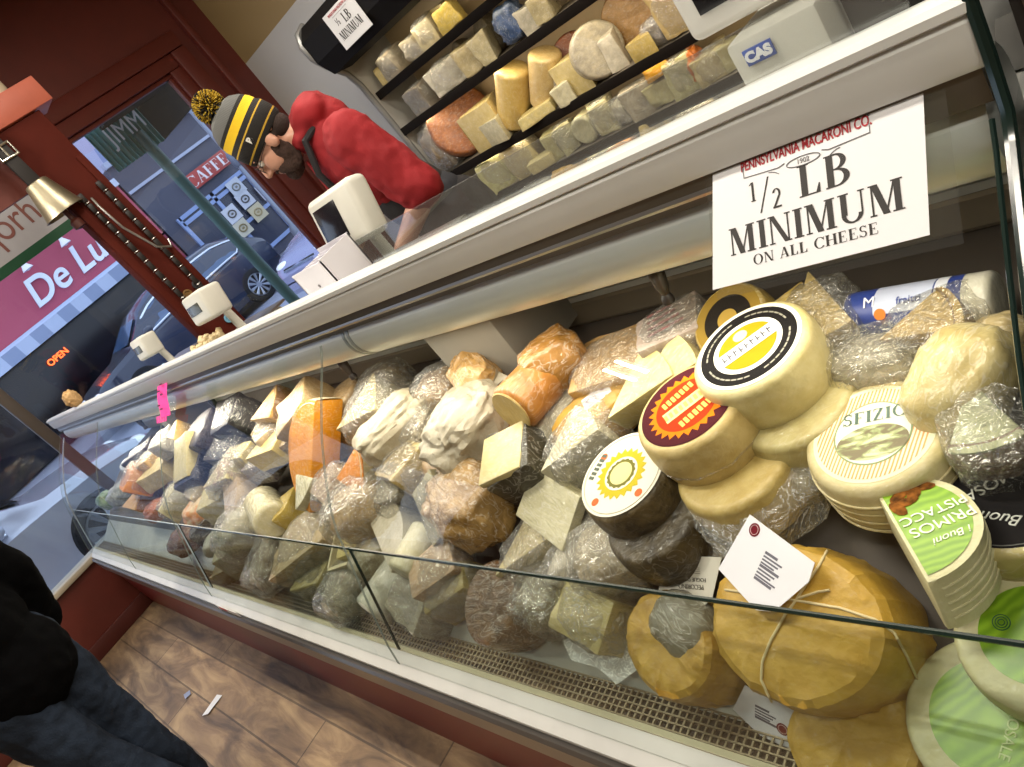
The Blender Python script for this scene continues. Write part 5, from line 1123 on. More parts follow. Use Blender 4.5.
# ================================================================= back wall refrigerator with cheese shelves
YF=3.15; FX0,FX1=-3.86,.6
fr=empty('wall_refrigerator','tall open refrigerated wall shelving full of cheese behind the counter','refrigerator',loc=(0,0,0))
FWH=plain('#c9c6bc',.4,0,.1)
sidep=[(3.58,.12),(3.10,.12),(3.12,.55),(YF+.03,.62),(YF+.02,1.0),(YF,1.45),(YF-.01,1.60),(YF-.04,1.70),(YF-.13,1.80),(YF-.18,1.88),(YF-.19,1.96),(YF-.16,2.02),(YF-.08,2.05),(3.58,2.05)]
bm=bmesh.new(); extrude_x(bm,sidep,FX0-.03,FX0); finish(bm,'side_panel',plain('#b5b2aa',.4,.1),fr,ang=.6)
bm=bmesh.new(); tube(bm,[(FX0-.015,y,z) for y,z in sidep[1:-1]],.020,8); finish(bm,'side_trim',plain('#8f8f8e',.35,.5),fr)
boxo('back_panel',plain('#c0aa84',.5),(FX0,FX1,3.53,3.58,.1,2.0),fr)
boxo('base_cabinet',plain('#4a4642',.5),(FX0,FX1,3.08,3.58,0,.36),fr)
bm=bmesh.new(); extrude_x(bm,[(YF-.13,1.74),(YF-.185,1.84),(YF-.19,1.97),(YF-.12,2.04),(3.53,2.04),(3.53,1.86),(YF+.02,1.72)],FX0,FX1); finish(bm,'canopy',plain('#121010',.7,spec=.2),fr,ang=.3)
SH=[(1.51,3.18),(1.255,3.16),(.872,3.15),(.615,3.15)]
for z,y in SH:
    boxo('shelf',plain('#6f6658',.5),(FX0,FX1,y+.012,3.53,z-.012,z),fr); 
    boxo('price_rail',plain('#17120e',.8,spec=.1),(FX0,FX1,y-.004,y+.012,z-.045,z+.006),fr,bev=.003)
boxo('bottom_deck',plain('#57544e',.4,.3),(FX0,FX1,3.09,3.53,.36,.40),fr)
# small sign on the canopy
c=[at(px,py,1,2.955) for px,py in ((327,17),(345,-3),(372,27),(345,43))]
cc=sum(c,Vector())/4; ss=empty('canopy_sign','small white half pound minimum sign on the dark refrigerator canopy','sign',loc=cc)
wS,hS=.30,.20
boxo('paper',plain('#dcdcdc',.5,var=.02),(-wS/2,wS/2,-.002,.002,-hS/2,hS/2),ss)
def SF(x,z): return frame((x,-.0035,z),(1,0,0),(0,0,1))
serif('LB',.05,INK,ss,SF(.03,.025)); text('½',.05,INK,ss,SF(-.06,.03)); serif('MINIMUM',.045,INK,ss,SF(0,-.035),xs=.9); text('PENNSYLVANIA MACARONI CO.',.02,RINK,ss,SF(0,.08),xs=.7); boxo('logo_line',plain('#999999',.5),(-.08,.08,-.003,-.0025,.062,.064),ss)
GS='cheeses on the refrigerator shelves'
def sh(kind,label,row,px,py,W,H,D,col,col2=None,yaw=0,tilt=0,rind=None,film=0,y=None,wrap=.6,dz_=0,**kw):
    z0,yf=SH[row] if row<4 else (.40,3.10)
    y=(yf+.11) if y is None else y
    p=at(px,py,1,y); k=1/pxm(p); p=Vector((p.x,y,z0))
    if kind=='U': kw.setdefault('amp',.28)
    if kind in('DS','DW'):   # standing disc, axis towards the viewer
        M=Matrix.Translation(p+Vector((0,0,H*k/2*math.cos(tilt)+.003+dz_)))@Matrix.Rotation(yaw,4,'Z')@Matrix.Rotation(PI/2-tilt,4,'X')
        if kind=='DS': return A('W',label,0,0,0,H,H,D,col,col2,M=M,k=k,group=GS,wrap=wrap,film=film,**kw)
    M=Matrix.Translation(p+Vector((0,0,H*k/2+.003+dz_)))@Matrix.Rotation(yaw,4,'Z')@Matrix.Rotation(tilt,4,'X')
    return A(kind,label,0,0,0,W,D,H,col,col2,M=M,k=k,group=GS,wrap=wrap,film=film,rind=rind,**kw)
sh('B','grey clear-wrapped lump at the left end of the top shelf',0,394,62,24,24,24,'#a3977f',film=1)
sh('B','pale yellow block half hidden at the top shelf left end',0,381,62,20,18,20,'#cdb87a',yaw=.3)
sh('B','silver film-wrapped piece on the top shelf, beside the yellow block',0,412,38,24,20,22,'#b5a98e',film=1)
sh('B','bright butter yellow block on the top shelf',0,446,12,26,22,22,'#dcc268',yaw=.4)
sh('B','taller pale block behind the butter yellow block on the top shelf',0,437,4,22,26,22,'#d3c08a',yaw=.2,y=3.40)
sh('B','cream wrapped block, second on the top shelf',0,426,26,24,26,22,'#c9bb92',yaw=.4,film=1)
sh('B','grey film parcel at the second shelf left end',1,420,92,30,24,24,'#8f8472',film=1)
sh('B','white crumpled film parcel on the second shelf',1,448,72,38,28,28,'#cbc3ae',film=1,yaw=.4)
sh('DS','round clear tub lid standing behind the white crumpled parcel, second shelf',1,456,44,0,34,14,'#8a7a60',tilt=.3,y=3.40,yaw=-.4)
sh('B','buff block with blue specks on the second shelf',1,470,54,22,28,22,'#c7b78c',yaw=.3)
sh('B','pale block next to the blue-specked block, second shelf',1,484,44,20,30,22,'#c9bc94',yaw=.3)
sh('DS','grey brown round cheese standing at the back of the second shelf',1,484,28,0,40,14,'#8f8266',tilt=.25,y=3.42,yaw=-.4)
sh('U','blue wrapped round bundle on the second shelf',1,508,16,38,38,28,'#4a6088','#34465f',wrap=.8)
sh('B','white block pair end right of the blue bundle',1,530,14,22,24,22,'#d0c7ae',yaw=.3)
sh('B','buff block right of the white block on the second shelf',1,542,6,22,26,22,'#c3b489',yaw=.3)
sh('U','dark wrapped cheese in shade at the third shelf left end',2,441,140,30,46,34,'#8d7a5c','#5c4c38',film=1)
sh('DS','big amber wheel with orange-brown rind standing on the third shelf',2,461,122,0,66,22,'#a8642a','#7d4318',tilt=.25,yaw=.9,y=3.34)
w=sh('S','large cream wedge leaning on the amber wheel, third shelf',2,484,112,50,40,52,'#dcc78c','#cdb676',yaw=2.6,rind='#c9a868')
sh('S','white wedge lying before the large cream wedge',2,500,128,36,24,34,'#ddd3ac',yaw=2.4,y=3.2)
w=sh('L','long yellow loaf standing tilted in the middle of the third shelf',2,514,96,60,36,36,'#dcc07a','#d0b068',tilt=0)
w.matrix_world=w.matrix_world@Matrix.Translation((0,0,.065))@Matrix.Rotation(-.9,4,'Y')
w=sh('L','cream loaf with red and white printed label, third shelf',2,540,74,54,34,34,'#d3b982','#c4a66c')
w.matrix_world=w.matrix_world@Matrix.Translation((0,.02,.06))@Matrix.Rotation(-.9,4,'Y')
R=w['_w']/2; sleeve(-.06,.03,-.6-PI/2,.9-PI/2,'#dcd6cc',R*1.02,'label',w); sleeve(-.03,.01,-.4-PI/2,.5-PI/2,'#b8402e',R*1.03,'red_print',w)
sh('B','flat cream slice lying in front of the printed loaf',2,532,104,40,12,24,'#ddcb8c',yaw=.4,y=3.19)
sh('DS','reddish brown wheel half hidden on the third shelf',2,568,44,0,50,20,'#9a5a3c','#7a4028',tilt=.2,yaw=.6,y=3.42)
w=sh('S','cream wedge with brown printed label, third shelf',2,575,68,46,36,44,'#dcc88e','#cdb878',yaw=2.5)
boxo('label',plain('#8a6a4e',.5,var=.3,vscale=60),(-w['_l']*.15,w['_l']*.15,-.003,.003,-w['_t']*.3,w['_t']*.3),w,M=Matrix.Translation((w['_l']*.2,-w['_w']*.28,0))@Matrix.Rotation(.35,4,'Z'))
sh('B','small white block before the brown-labelled wedge',2,563,88,22,18,22,'#e0d8b4',yaw=.4,y=3.2)
sh('DS','white moulded oval cheese standing on the third shelf',2,594,46,0,54,22,'#cbbfa2','#a39a86',tilt=.15,yaw=.8)
sh('B','upright white slice beside the moulded oval cheese',2,613,50,18,36,22,'#ddd3ba',yaw=.3)
sh('DW' if 0 else 'DS','large tan wheel leaning at the back of the third shelf',2,632,16,0,62,22,'#b58d58','#94703e',tilt=.2,yaw=.2,y=3.42)
sh('S','yellow wedge lying low beside the grey-labelled pack',2,640,38,34,20,28,'#d3b86c',yaw=2.6,y=3.2)
w=sh('U','silver and grey wrapped round pack on the third shelf',2,654,24,28,26,24,'#b3aca0','#8a8590',film=1)
sh('B','tall cream block at the right of the third shelf',2,672,8,30,50,28,'#d0b884','#bfa468',yaw=.3,film=1)
sh('B','pale green wrapped block, first on the lowest visible shelf',3,500,168,32,32,28,'#c9c28a',yaw=.4,film=1)
sh('B','cream block in clear film on the lowest shelf',3,522,152,34,36,30,'#d0bf8a',yaw=.4,film=1)
sh('B','thin cream slice lying beside the cream film block',3,540,156,28,12,24,'#d8ca98',yaw=.4,y=3.2)
sh('B','small pale block with brown top, lowest shelf',3,553,140,20,26,22,'#c4bc8e',rind=None,yaw=.3)
sh('B','greenish pale block with pink film, lowest shelf',3,567,134,22,28,22,'#c6bf94',yaw=.3,film=1)
sh('L','round white log end facing out on the lowest shelf',3,586,120,26,30,30,'#d3cba4',yaw=PI/2)
sh('B','pale block with red film behind it, lowest shelf',3,604,112,26,32,26,'#cbc29a',yaw=.4,film=1)
sh('U','white film-wrapped cheese on the lowest shelf',3,626,106,28,26,26,'#d2c9b4',film=1)
sh('B','grey-white crinkled cheese parcel beside it on the lowest shelf',3,640,94,34,30,28,'#bdb29c',film=1,yaw=.5)
sh('B','pale square block low on the lowest shelf, below the orange block',3,661,90,26,24,24,'#c6bd90',yaw=.4)
sh('B','bright orange yellow block on top of the pale square block',3,659,70,28,24,24,'#d9a23e',yaw=.4,dz_=.14)
sh('B','greenish film-wrapped block beside the orange netted one',3,684,74,30,36,28,'#b8b184',yaw=.4,film=1)
sh('U','orange netted piece on the lowest shelf',3,696,64,18,38,24,'#cf7a3a','#a85a22',wrap=.8)
sh('B','round-cornered ivory block at the right of the lowest shelf',3,710,56,36,28,30,'#cdbd8e',yaw=.4,film=1)
sh('B','pale greenish block at the far right end of the lowest shelf',3,728,46,22,28,24,'#bdb488',yaw=.4)
sh('B','yellow cheddar block on the bottom deck of the refrigerator',4,574,168,40,34,30,'#d0a650',yaw=.4)
sh('B','pale block beside the yellow cheddar on the bottom deck',4,602,150,34,30,28,'#bdb48c',yaw=.4,film=1)
sh('B','orange block on the bottom deck',4,618,138,30,28,28,'#c98a4a',yaw=.4)
sh('B','buff block on the bottom deck right of the orange block',4,652,122,30,38,28,'#c2ac72',yaw=.4)
sh('B','clear-wrapped pale cheese on the bottom deck',4,692,104,44,30,30,'#a89a78',film=1,yaw=.4)
sh('B','grey film-wrapped cheese at the left end of the bottom deck',4,545,186,40,30,30,'#8f8a78',film=1)
# ================================================================= people
def ell(bm,c,rx,ry,rz,M=None,sub=3):
    r=bmesh.ops.create_icosphere(bm,subdivisions=sub,radius=1); m=Matrix.Translation(c)@(M.to_4x4() if M else Matrix.Identity(4))@Matrix.Diagonal((rx,ry,rz,1)); bmesh.ops.transform(bm,matrix=m,verts=r['verts'])
def cap(bm,p,q,r1,r2,n=14):
    p,q=Vector(p),Vector(q); d=q-p
    steps=7; pts=[];rs=[]
    u=d.normalized()
    for i in range(5): a=PI/2*(1-i/4); pts.append(p-u*r1*math.sin(a)); rs.append(max(.0005,r1*math.cos(a)))
    for i in range(1,steps): t=i/steps; pts.append(p+d*t); rs.append(r1+(r2-r1)*t)
    for i in range(5): a=PI/2*i/4; pts.append(q+u*r2*math.sin(a)); rs.append(max(.0005,r2*math.cos(a)))
    tube(bm,pts,rs,n)
def chain(bm,pts,rs):
    for i in range(len(pts)-1): cap(bm,pts[i],pts[i+1],rs[i],rs[i+1])
def fuse(bm,vox,name,mat,parent,sm=6,crumple=0,cf=12):
    me=bpy.data.meshes.new('t'); bmesh.ops.recalc_face_normals(bm,faces=bm.faces); bm.to_mesh(me); bm.free(); o=bpy.data.objects.new('t',me); C.objects.link(o)
    r=o.modifiers.new('r','REMESH'); r.mode='VOXEL'; r.voxel_size=vox
    s=o.modifiers.new('s','SMOOTH'); s.factor=.5; s.iterations=sm
    dg=bpy.context.evaluated_depsgraph_get(); m2=bpy.data.meshes.new_from_object(o.evaluated_get(dg)); bpy.data.objects.remove(o)
    if crumple:
        m2.update(); nn=[v.normal.copy() for v in m2.vertices]
        for v,n_ in zip(m2.vertices,nn): 
            q=v.co*cf; v.co+=n_*crumple*(noise.noise(Vector((q.x,q.y,q.z*.6)))+.5*noise.noise(q*2.3))
    m2.name=name; m2.materials.clear(); m2.materials.append(mat); m2.shade_smooth()
    q=bpy.data.objects.new(name,m2); C.objects.link(q)
    if parent: q.parent=parent
    return q
def head_parts(bm,H,s=1.0):
    """H: head matrix, x forward, y left, z up, centre of skull"""
    def E(x,y,z,a,b,c): ell(bm,H@Vector((x*s,y*s,z*s)),a*s,b*s,c*s,H.to_3x3())
    E(-.012,0,.028,.098,.077,.092); E(.018,0,-.045,.070,.060,.075); E(.052,0,-.088,.034,.034,.026); E(.03,.035,-.03,.055,.035,.05); E(.03,-.035,-.03,.055,.035,.05)
    cap(bm,H@Vector((.083*s,0,.02*s)),H@Vector((.108*s,0,-.025*s)),.010*s,.014*s); E(.098,.010,-.030,.012,.009,.009); E(.098,-.010,-.030,.012,.009,.009)
    E(.072,.03,.030,.018,.024,.009); E(.072,-.03,.030,.018,.024,.009)
    E(.080,0,-.058,.012,.024,.006); E(.077,0,-.068,.012,.021,.007)
    for k in (1,-1): E(-.008,.078*k,-.005,.020,.010,.032); E(-.012,.082*k,-.018,.012,.009,.014)
def hand(bm,w,d,palm_n,s=1.0,curl=.5,side=1):
    """wrist w, hand direction d, palm normal; palm, five bent fingers"""
    d=Vector(d).normalized(); n=Vector(palm_n); n=(n-d*n.dot(d)).normalized(); a=d.cross(n)*side
    w=Vector(w)
    for i in range(4): 
        o=(i-1.5)*.020*s; b=w+d*.02*s+a*o*.7; e=w+d*.092*s+a*o; cap(bm,b,e,.013*s,.011*s,10)
        L_=[.040,.046,.043,.033][i]*s; p=e; ang=0
        for j in range(3): ang+=curl*(.5+.2*j); dd=d*math.cos(ang)+n*math.sin(ang); q=p+dd*L_*(1,.65,.5)[j]; cap(bm,p,q,(.0095-.001*j)*s,(.009-.001*j)*s,10); p=q
    b=w+d*.025*s-a*.026*s; t1=b+(d*.6-a*.65+n*.3).normalized()*.042*s; t2=t1+(d*.9-a*.15+n*.35).normalized()*.032*s; cap(bm,w+d*.01*s,b,.016*s,.015*s); cap(bm,b,t1,.014*s,.011*s); cap(bm,t1,t2,.0105*s,.0085*s)
SKIN=plain('#c29078',.5,0,.1,var=.08,vscale=30)
# ---- the man behind the counter
Z=Vector((0,0,1)); f=Vector((-.55,-.835,0)).normalized(); l=Vector((-f.y,f.x,0)); l=Vector((.835,-.55,0)).normalized()
Hc=at(270,142,1,1.46)
cp=lambda px,py,off=0: on_plane(px,py,Hc+l*off,l)
ph=math.radians(32); hf=f*math.cos(ph)-Z*math.sin(ph); hu=Z*math.cos(ph)+f*math.sin(ph)
HM=Matrix.Identity(4)
for i in range(3): HM[i][0],HM[i][1],HM[i][2],HM[i][3]=hf[i],l[i],hu[i],Hc[i]
neck=cp(312,132); pel=cp(437,203); tdir=(pel-neck).normalized(); tl=.50; pel=neck+tdir*tl; chest=neck+tdir*.17; tb=(tdir.cross(l)).normalized()
if tb.dot(f)<0: tb=-tb
print('MAN',Hc,neck,pel,'head px/m',pxm(Hc))
TM=Matrix.Identity(3); 
for i in range(3): TM[i][0],TM[i][1],TM[i][2]=tb[i],l[i],-tdir[i]
base=Vector((pel.x,pel.y,0))
man=empty('person','man in red hoodie, dark apron and striped pompom beanie leaning over the counter scale','person',loc=base); bpy.context.view_layer.update()
def L0(v): return Vector(v)-base
shL=on_plane(350,136,neck+l*.175,l); shR=neck+tdir*.07-l*.185
elL=on_plane(424,192,shL+l*.05,l)
wrL=on_plane(404,246,shL+l*.02,l); wrL=elL+(wrL-elL).normalized()*.25
elR=shR+(elL-shL)*.9+f*.10; wrR=elR+(wrL-elL)*1.0
bm=bmesh.new(); head_parts(bm,Matrix.Translation(-base)@HM)
chain(bm,[L0(Hc-hu*.05-hf*.03),L0(neck)],[.058,.062])
ell(bm,L0(chest),.105,.165,.19,TM); ell(bm,L0(neck+tdir*.36),.105,.150,.17,TM); ell(bm,L0(pel),.11,.165,.12,TM)
for s_,e_,w_ in ((shL,elL,wrL),(shR,elR,wrR)):
    chain(bm,[L0(s_),L0(e_)],[.062,.047]); chain(bm,[L0(e_),L0(w_)],[.046,.029])
    hd=(w_-e_).normalized()*.6+f*.8; hand(bm,L0(w_),hd,-Z,curl=.35,side=1 if s_ is shL else -1)
hz=pel.z
for k in (1,-1):
    hp=pel+l*.09*k-Z*.04; kn=Vector((pel.x,pel.y,hz*.52))+l*.10*k+f*.03; an=Vector((pel.x,pel.y,.09))+l*.11*k; chain(bm,[L0(hp),L0(kn),L0(an)],[.088,.058,.042]); cap(bm,L0(an-Z*.03),L0(an+f*.15-Z*.05),.042,.036)
fuse(bm,.0055,'body',SKIN,man,sm=3)
# hoodie with hood and T-shirt sleeves
bm=bmesh.new(); ell(bm,L0(chest+tdir*.02),.135,.20,.21,TM); ell(bm,L0(neck+tdir*.27),.125,.165,.17,TM)
for s_,e_ in ((shL,elL),(shR,elR)): chain(bm,[L0(s_),L0(s_+(e_-s_)*.93)],[.092,.084])
ell(bm,L0(neck-tb*.045-tdir*.03),.088,.115,.066,TM); ell(bm,L0(neck+tb*.02-tdir*.02),.075,.095,.035,TM); ell(bm,L0(neck-tb*.09+tdir*.04),.055,.09,.07,TM)
fuse(bm,.009,'red_hoodie',plain('#8d1018',.8,bump=.15,bscale=200,var=.1),man,sm=8,crumple=.010,cf=14)
bm=bmesh.new(); 
for k in (-1,1): chain(bm,[L0(neck+tb*.10+l*.03*k+tdir*.03),L0(neck+tb*.15+l*.035*k+tdir*.14)],[.005,.005])
finish(bm,'hood_cords',plain('#8e1a1e',.7),man)
# apron
bm=bmesh.new(); ell(bm,L0(neck+tdir*.42+tb*.012),.128,.16,.20,TM); ell(bm,L0(pel+tdir*.06+tb*.01),.14,.19,.16,TM); chain(bm,[L0(pel+tdir*.1),L0(pel+tdir*.1-Z*.42)],[.155,.17]); ell(bm,L0(neck+tdir*.23+tb*.045),.09,.10,.11,TM)
fuse(bm,.009,'dark_apron',plain('#1d1a1c',.8,bump=.2),man,sm=6,crumple=.006)
bm=bmesh.new()
for k in (-1,1): tube(bm,[L0(neck-tb*.06+l*.075*k+tdir*.005),L0(neck+tb*.04+l*.10*k-tdir*.005),L0(neck+tb*.115+l*.10*k+tdir*.08),L0(neck+tb*.140+l*.08*k+tdir*.17)],.013,8)
finish(bm,'apron_strap',plain('#1d1a1c',.8),man)
bm=bmesh.new(); box(bm,-.022,.022,-.012,.012,-.002,.002); mm=frame(L0(neck+tb*.148+l*.07+tdir*.14),l,-tdir); finish(bm,'name_tag',plain('#b8a9a4',.5),man,M=mm)
bm=bmesh.new()
for k in (1,-1):
    hp=pel+l*.09*k-Z*.04; kn=Vector((pel.x,pel.y,hz*.52))+l*.10*k+f*.03; an=Vector((pel.x,pel.y,.09))+l*.11*k; chain(bm,[L0(hp),L0(kn),L0(an)],[.105,.078,.065])
ell(bm,L0(pel),.125,.175,.11,TM); fuse(bm,.01,'trousers',plain('#23242a',.8),man,sm=5,crumple=.006)
bm=bmesh.new()
for k in (1,-1): an=Vector((pel.x,pel.y,.09))+l*.11*k; cap(bm,L0(an-Z*.035-f*.03),L0(an+f*.17-Z*.045),.052,.043)
fuse(bm,.008,'shoes',BLACK,man,sm=3)
HL=Matrix.Translation(-base)@HM
def onh(bm): bmesh.ops.transform(bm,matrix=HL,verts=bm.verts); return bm
def hatm():
    m,nt,b=_new('striped_knit'); L=nt.links; tc=nd(nt,'ShaderNodeTexCoord'); s=nd(nt,'ShaderNodeSeparateXYZ'); L.new(tc.outputs['Object'],s.inputs[0]); mr=nd(nt,'ShaderNodeMapRange'); mr.inputs['From Min'].default_value=-.02; mr.inputs['From Max'].default_value=.165; L.new(s.outputs['Z'],mr.inputs['Value'])
    r=nd(nt,'ShaderNodeValToRGB'); r.color_ramp.interpolation='CONSTANT'; e=r.color_ramp.elements; e[0].position=0; e[0].color=lin('#17130f'); e[1].position=.10; e[1].color=lin('#b8932c')
    for p,c in ((.13,'#17130f'),(.34,'#b8932c'),(.37,'#17130f'),(.47,'#e0b81e'),(.63,'#17130f'),(.70,'#5a5a58'),(.9,'#6a6a66')): x=e.new(p); x.color=lin(c)
    L.new(mr.outputs[0],r.inputs['Fac']); L.new(r.outputs['Color'],b.inputs['Base Color']); b.inputs['Roughness'].default_value=.9
    wv=nd(nt,'ShaderNodeTexWave',Scale=60.0); L.new(tc.outputs['Object'],wv.inputs['Vector']); bp=nd(nt,'ShaderNodeBump',Strength=.3,Distance=.004); L.new(wv.outputs['Fac'],bp.inputs['Height']); L.new(bp.outputs['Normal'],b.inputs['Normal']); return m
bm=bmesh.new(); prof=[(.099,-.02),(.105,-.012),(.109,.02),(.108,.055),(.104,.058),(.102,.085),(.092,.115),(.072,.142),(.045,.158),(.015,.166),(0,.167)]
lathe(bm,prof,40,M=Matrix.Diagonal((1.02,.84,1,1)),cap=False)
hat=finish(bm,'beanie',hatm(),man,ang=1.2,M=HL@Matrix.Translation((-.010,0,.028))@Matrix.Rotation(-.10,4,'Y'))
bm=bmesh.new(); rr=random.Random(5)
for i in range(420):
    d=Vector((rr.gauss(0,1),rr.gauss(0,1),rr.gauss(0,1))).normalized(); q=d*.056; tube(bm,[d*.01,q*.7+Vector((rr.uniform(-.004,.004),0,0)),q],[.0035,.003,.002],4)
finish(bm,'pompom',[plain('#b99a2e',.9,var=.0)],hat,M=Matrix.Translation((-.012,0,.185)))
bm=bmesh.new()
for i in range(300):
    d=Vector((rr.gauss(0,1),rr.gauss(0,1),rr.gauss(0,1))).normalized(); tube(bm,[d*.01,d*.057],[.003,.002],4)
finish(bm,'pompom_dark_yarn',plain('#1f1a12',.9),hat,M=Matrix.Translation((-.012,0,.185)))
text('B',.030,plain('#d8d6d0',.6),hat,frame((.030,.0905,.025),(-1,.12,0),(0,0,1)),name='emblem',bold=.0015)
text('B',.030,plain('#d8d6d0',.6),hat,frame((.1085,0,.02),(0,1,0),(0,0,1)),name='emblem',bold=.0015)
# beard, hair, brows, glasses, eyes
bm=bmesh.new()
for (x,y,z,a,b,c) in ((.058,0,-.095,.036,.036,.026),(.040,.042,-.070,.042,.020,.036),(.040,-.042,-.070,.042,.020,.036),(.008,.060,-.048,.030,.015,.050),(.008,-.060,-.048,.030,.015,.050),(.03,.05,-.09,.04,.02,.03),(.03,-.05,-.09,.04,.02,.03),(.055,0,-.108,.04,.04,.026),(.086,0,-.049,.010,.026,.007),(.075,.026,-.064,.012,.010,.018),(.075,-.026,-.064,.012,.010,.018)): ell(bm,Vector((x,y,z)),a,b,c)
onh(bm); fuse(bm,.004,'beard',plain('#3f2a20',.9,bump=.8,bscale=300,var=.3,vscale=120),man,sm=2,crumple=.003,cf=90)
bm=bmesh.new(); ell(bm,Vector((-.055,0,-.01)),.052,.072,.055); ell(bm,Vector((-.015,.070,.005)),.022,.010,.03); ell(bm,Vector((-.015,-.070,.005)),.022,.010,.03); onh(bm); fuse(bm,.005,'hair',plain('#2b1c15',.9,bump=.6,bscale=250),man,sm=2)
for k in (1,-1):
    bm=bmesh.new(); ell(bm,Vector((.076,.031*k,.006)),.013,.013,.012); onh(bm); e=finish(bm,'eye',plain('#d8d2c8',.2),man)
    bm=bmesh.new(); ell(bm,Vector((.0875,.031*k,.003)),.003,.006,.006); onh(bm); finish(bm,'iris',plain('#2c2019',.2),e)
    bm=bmesh.new(); cap(bm,(.086,.016*k,.026),(.080,.046*k,.024),.004,.003); onh(bm); finish(bm,'eyebrow',plain('#33221a',.9),man)
bm=bmesh.new()
for k in (1,-1): tube(bm,[(.103-.012*abs(math.sin(t*PI/10))*0+(-.012 if abs(math.cos(t*PI/10))>.9 and k*math.cos(t*PI/10)>0 else 0),.032*k+.023*math.cos(t*PI/10),.002+.019*math.sin(t*PI/10)) for t in range(20)],.0014,6,closed=True); tube(bm,[(.095,.055*k,.006),(.05,.075*k,.010),(.0,.083*k,.008),(-.015,.084*k,-.005)],.0014,6)
tube(bm,[(.104,.009,.006),(.107,0,.009),(.104,-.009,.006)],.0014,6); onh(bm); finish(bm,'glasses',plain('#4a4644',.3,.7),man)
# ---- the shopper at lower left
sx,sy=-3.0,-.265
cu=empty('person','shopper in black jacket and dark blue jeans standing by the case, head out of frame','person',loc=(sx,sy,0))
F2=Vector((-.75,.25,0)).normalized(); F2=Vector((-.9,-.44,0)).normalized(); l2=Vector((-F2.y,F2.x,0)); 
M2=Matrix.Identity(3)
for i in range(3): M2[i][0],M2[i][1],M2[i][2]=F2[i],l2[i],Z[i]
H2=Matrix.Identity(4)
for i in range(3):
    H2[i][0],H2[i][1],H2[i][2]=F2[i],l2[i],Z[i]
H2.translation=Vector((0,0,1.62))+F2*.03
bm=bmesh.new(); head_parts(bm,H2); chain(bm,[(0,0,1.56),(0,0,1.42)],[.055,.06]); ell(bm,Vector((0,0,1.28)),.11,.17,.2,M2); ell(bm,Vector((0,0,1.05)),.11,.15,.18,M2); ell(bm,Vector((0,0,.92)),.12,.17,.13,M2)
def leg2(k): 
    hp=l2*.09*k+Z*.88; kn=l2*.085*k+Z*.48+F2*(-.02 if k>0 else .05); an=l2*.05*k+Z*.09+F2*(-.10 if k>0 else .04); return hp,kn,an
for k in (1,-1):
    hp,kn,an=leg2(k); chain(bm,[hp,kn,an],[.09,.06,.045]); cap(bm,an-Z*.03,an+F2*.15-Z*.05,.042,.036)
    s_=l2*.19*k+Z*1.38; e_=l2*.25*k+Z*1.10-F2*.03; w_=l2*.24*k+Z*.88+F2*.10; chain(bm,[s_,e_],[.06,.046]); chain(bm,[e_,w_],[.045,.03]); hand(bm,w_,-Z+F2*.25,-l2*k,curl=.4,side=k)
fuse(bm,.006,'body',SKIN,cu,sm=3)
bm=bmesh.new(); ell(bm,Vector((0,0,1.27)),.155,.205,.23,M2); ell(bm,Vector((0,0,1.05)),.165,.205,.22,M2); ell(bm,Vector((0,0,.86)),.165,.21,.19,M2); ell(bm,Vector((0,0,1.46))-F2*.03,.09,.11,.06,M2)
for k in (1,-1): s_=l2*.19*k+Z*1.38; e_=l2*.25*k+Z*1.10-F2*.03; w_=l2*.24*k+Z*.87+F2*.10; chain(bm,[s_,e_,w_],[.09,.078,.062])
fuse(bm,.009,'black_jacket',plain('#040405',.95,bump=.2,spec=.08),cu,sm=6,crumple=.012,cf=11)
bm=bmesh.new()
for k in (1,-1): hp,kn,an=leg2(k); chain(bm,[hp,kn,an],[.118,.088,.075])
ell(bm,Vector((0,0,.88)),.135,.185,.12,M2); fuse(bm,.008,'blue_jeans',plain('#222b39',.9,bump=.3,bscale=150,var=.35,vscale=9,spec=.2),cu,sm=6,crumple=.008,cf=16)
bm=bmesh.new()
for k in (1,-1): hp,kn,an=leg2(k); cap(bm,an-Z*.038-F2*.03,an+F2*.17-Z*.045,.05,.043)
fuse(bm,.008,'shoes',BLACK,cu,sm=3)
bm=bmesh.new(); ell(bm,Vector((-.025,0,.045)),.1,.085,.09); bmesh.ops.transform(bm,matrix=H2,verts=bm.verts); fuse(bm,.006,'hair',plain('#2a1d16',.9,bump=.6,bscale=250),cu,sm=2,crumple=.004,cf=60)
for k in (1,-1):
    bm=bmesh.new(); ell(bm,Vector((.076,.031*k,.006)),.013,.013,.012); bmesh.ops.transform(bm,matrix=H2,verts=bm.verts); e=finish(bm,'eye',plain('#d8d2c8',.2),cu)
    bm=bmesh.new(); ell(bm,Vector((.0875,.031*k,.005)),.003,.006,.006); bmesh.ops.transform(bm,matrix=H2,verts=bm.verts); finish(bm,'iris',plain('#2c2019',.2),e)
# ================================================================= lights
def area(name,loc,sx,sy,power,col=(1,.9,.78),rot=(0,0,0)):
    d=bpy.data.lights.new(name,'AREA'); d.shape='RECTANGLE'; d.size=sx; d.size_y=sy; d.energy=power; d.color=col
    o=bpy.data.objects.new(name,d); C.objects.link(o); o.location=loc; o.rotation_euler=rot; return o
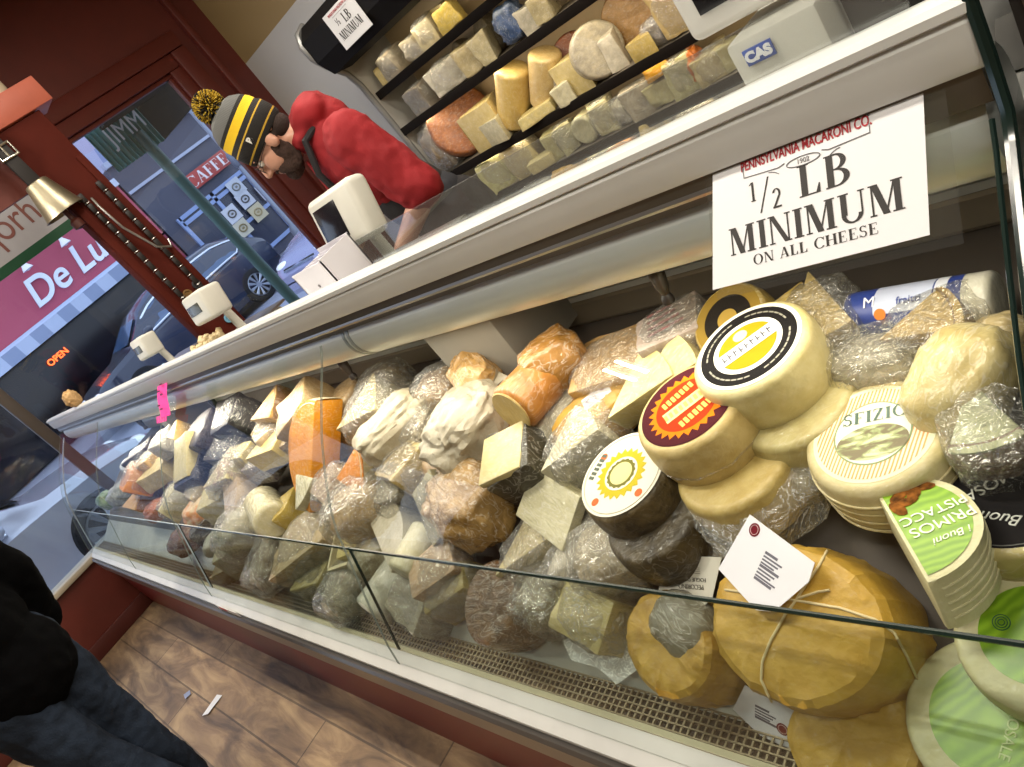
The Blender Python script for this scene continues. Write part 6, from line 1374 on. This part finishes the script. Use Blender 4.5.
# ceiling fluorescent fixtures; one pair mirrors in the slanted glass, the others are added unseen room fill
gp_=on_plane(625,341,Vector((0,.634,1.172)),gn); rd=ray(625,341).normalized(); refl=rd-2*rd.dot(gn)*gn; t=(3.40-gp_.z)/refl.z
fx=gp_+refl*t; print('FIX',fx,gp_)
a1=gp_; 
def fixture(x,y,rz,label,PW=58,hl=.58,sp=.075):
    r=empty('ceiling_light',label,'light','fluorescent ceiling fixtures',M=Matrix.Translation((x,y,3.45))@Matrix.Rotation(rz,4,'Z'))
    boxo('housing',WHITE,(-hl-.04,hl+.04,-sp-.07,sp+.07,-.05,0),r,bev=.01)
    for s in (-sp,sp):
        bm=bmesh.new(); tube(bm,[(-hl,s,-.07),(hl,s,-.07)],.02,12); finish(bm,'tube',plain('#fff2dc',.3,emit=9,var=0),r)
    for s in (-sp,sp): o=area('fixture_lamp',(x-s*math.sin(rz),y+s*math.cos(rz),3.355),hl*2,.045,PW/2,(1,.92,.80)); o.rotation_euler.z=rz
LBL=['twin tube ceiling fixture over the shopping aisle near the case end','added twin tube fill fixture over the middle of the aisle','added twin tube fill fixture nearest the street window','added twin tube fill fixture over the staff side near the man','added twin tube fill fixture over the staff side by the price scale']
fixture(-3.066,-1.125,-1.025,LBL[0],PW=52,hl=.13,sp=.09)
fixture(-1.2,.45,0,LBL[1]); fixture(-3.9,.45,0,LBL[2]); fixture(-2.4,2.2,0,LBL[3]); fixture(-.5,2.0,0,LBL[4]); fixture(.9,-.6,0,'added twin tube fill fixture behind the photographer')
area('case_lamp',(-2.56,.70,1.098),4.6,.10,17,(1,.90,.74),(math.radians(-22),0,0))
for z,p in ((1.70,7),(1.49,5),(1.235,7),(.85,5),(.595,4)): area('shelf_lamp',(-1.7,YF+.04,z-.02),4.0,.03,p*.95,(1,.86,.62),(math.radians(20),0,0))
wd=bpy.data.worlds.new('world'); bpy.context.scene.world=wd; wd.use_nodes=True; nt=wd.node_tree
bg=nt.nodes['Background']; bg.inputs['Color'].default_value=(.74,.83,1.0,1); bg.inputs['Strength'].default_value=2.3
# ================================================================= camera
cd_=bpy.data.cameras.new('camera'); cam=bpy.data.objects.new('camera',cd_); C.objects.link(cam)
mc=Matrix.Identity(4)
for i in range(3): mc[i][0],mc[i][1],mc[i][2],mc[i][3]=_R[i],-_D[i],-_F[i],EYE[i]
cam.matrix_world=mc; cd_.sensor_width=36; cd_.lens=FPX/1024*36; cd_.clip_start=.02; cd_.clip_end=200
sc=bpy.context.scene; sc.camera=cam
sc.view_settings.view_transform='Standard'; sc.view_settings.look='None'; sc.view_settings.exposure=-.2
sc.cycles.transparent_max_bounces=32; sc.cycles.max_bounces=8
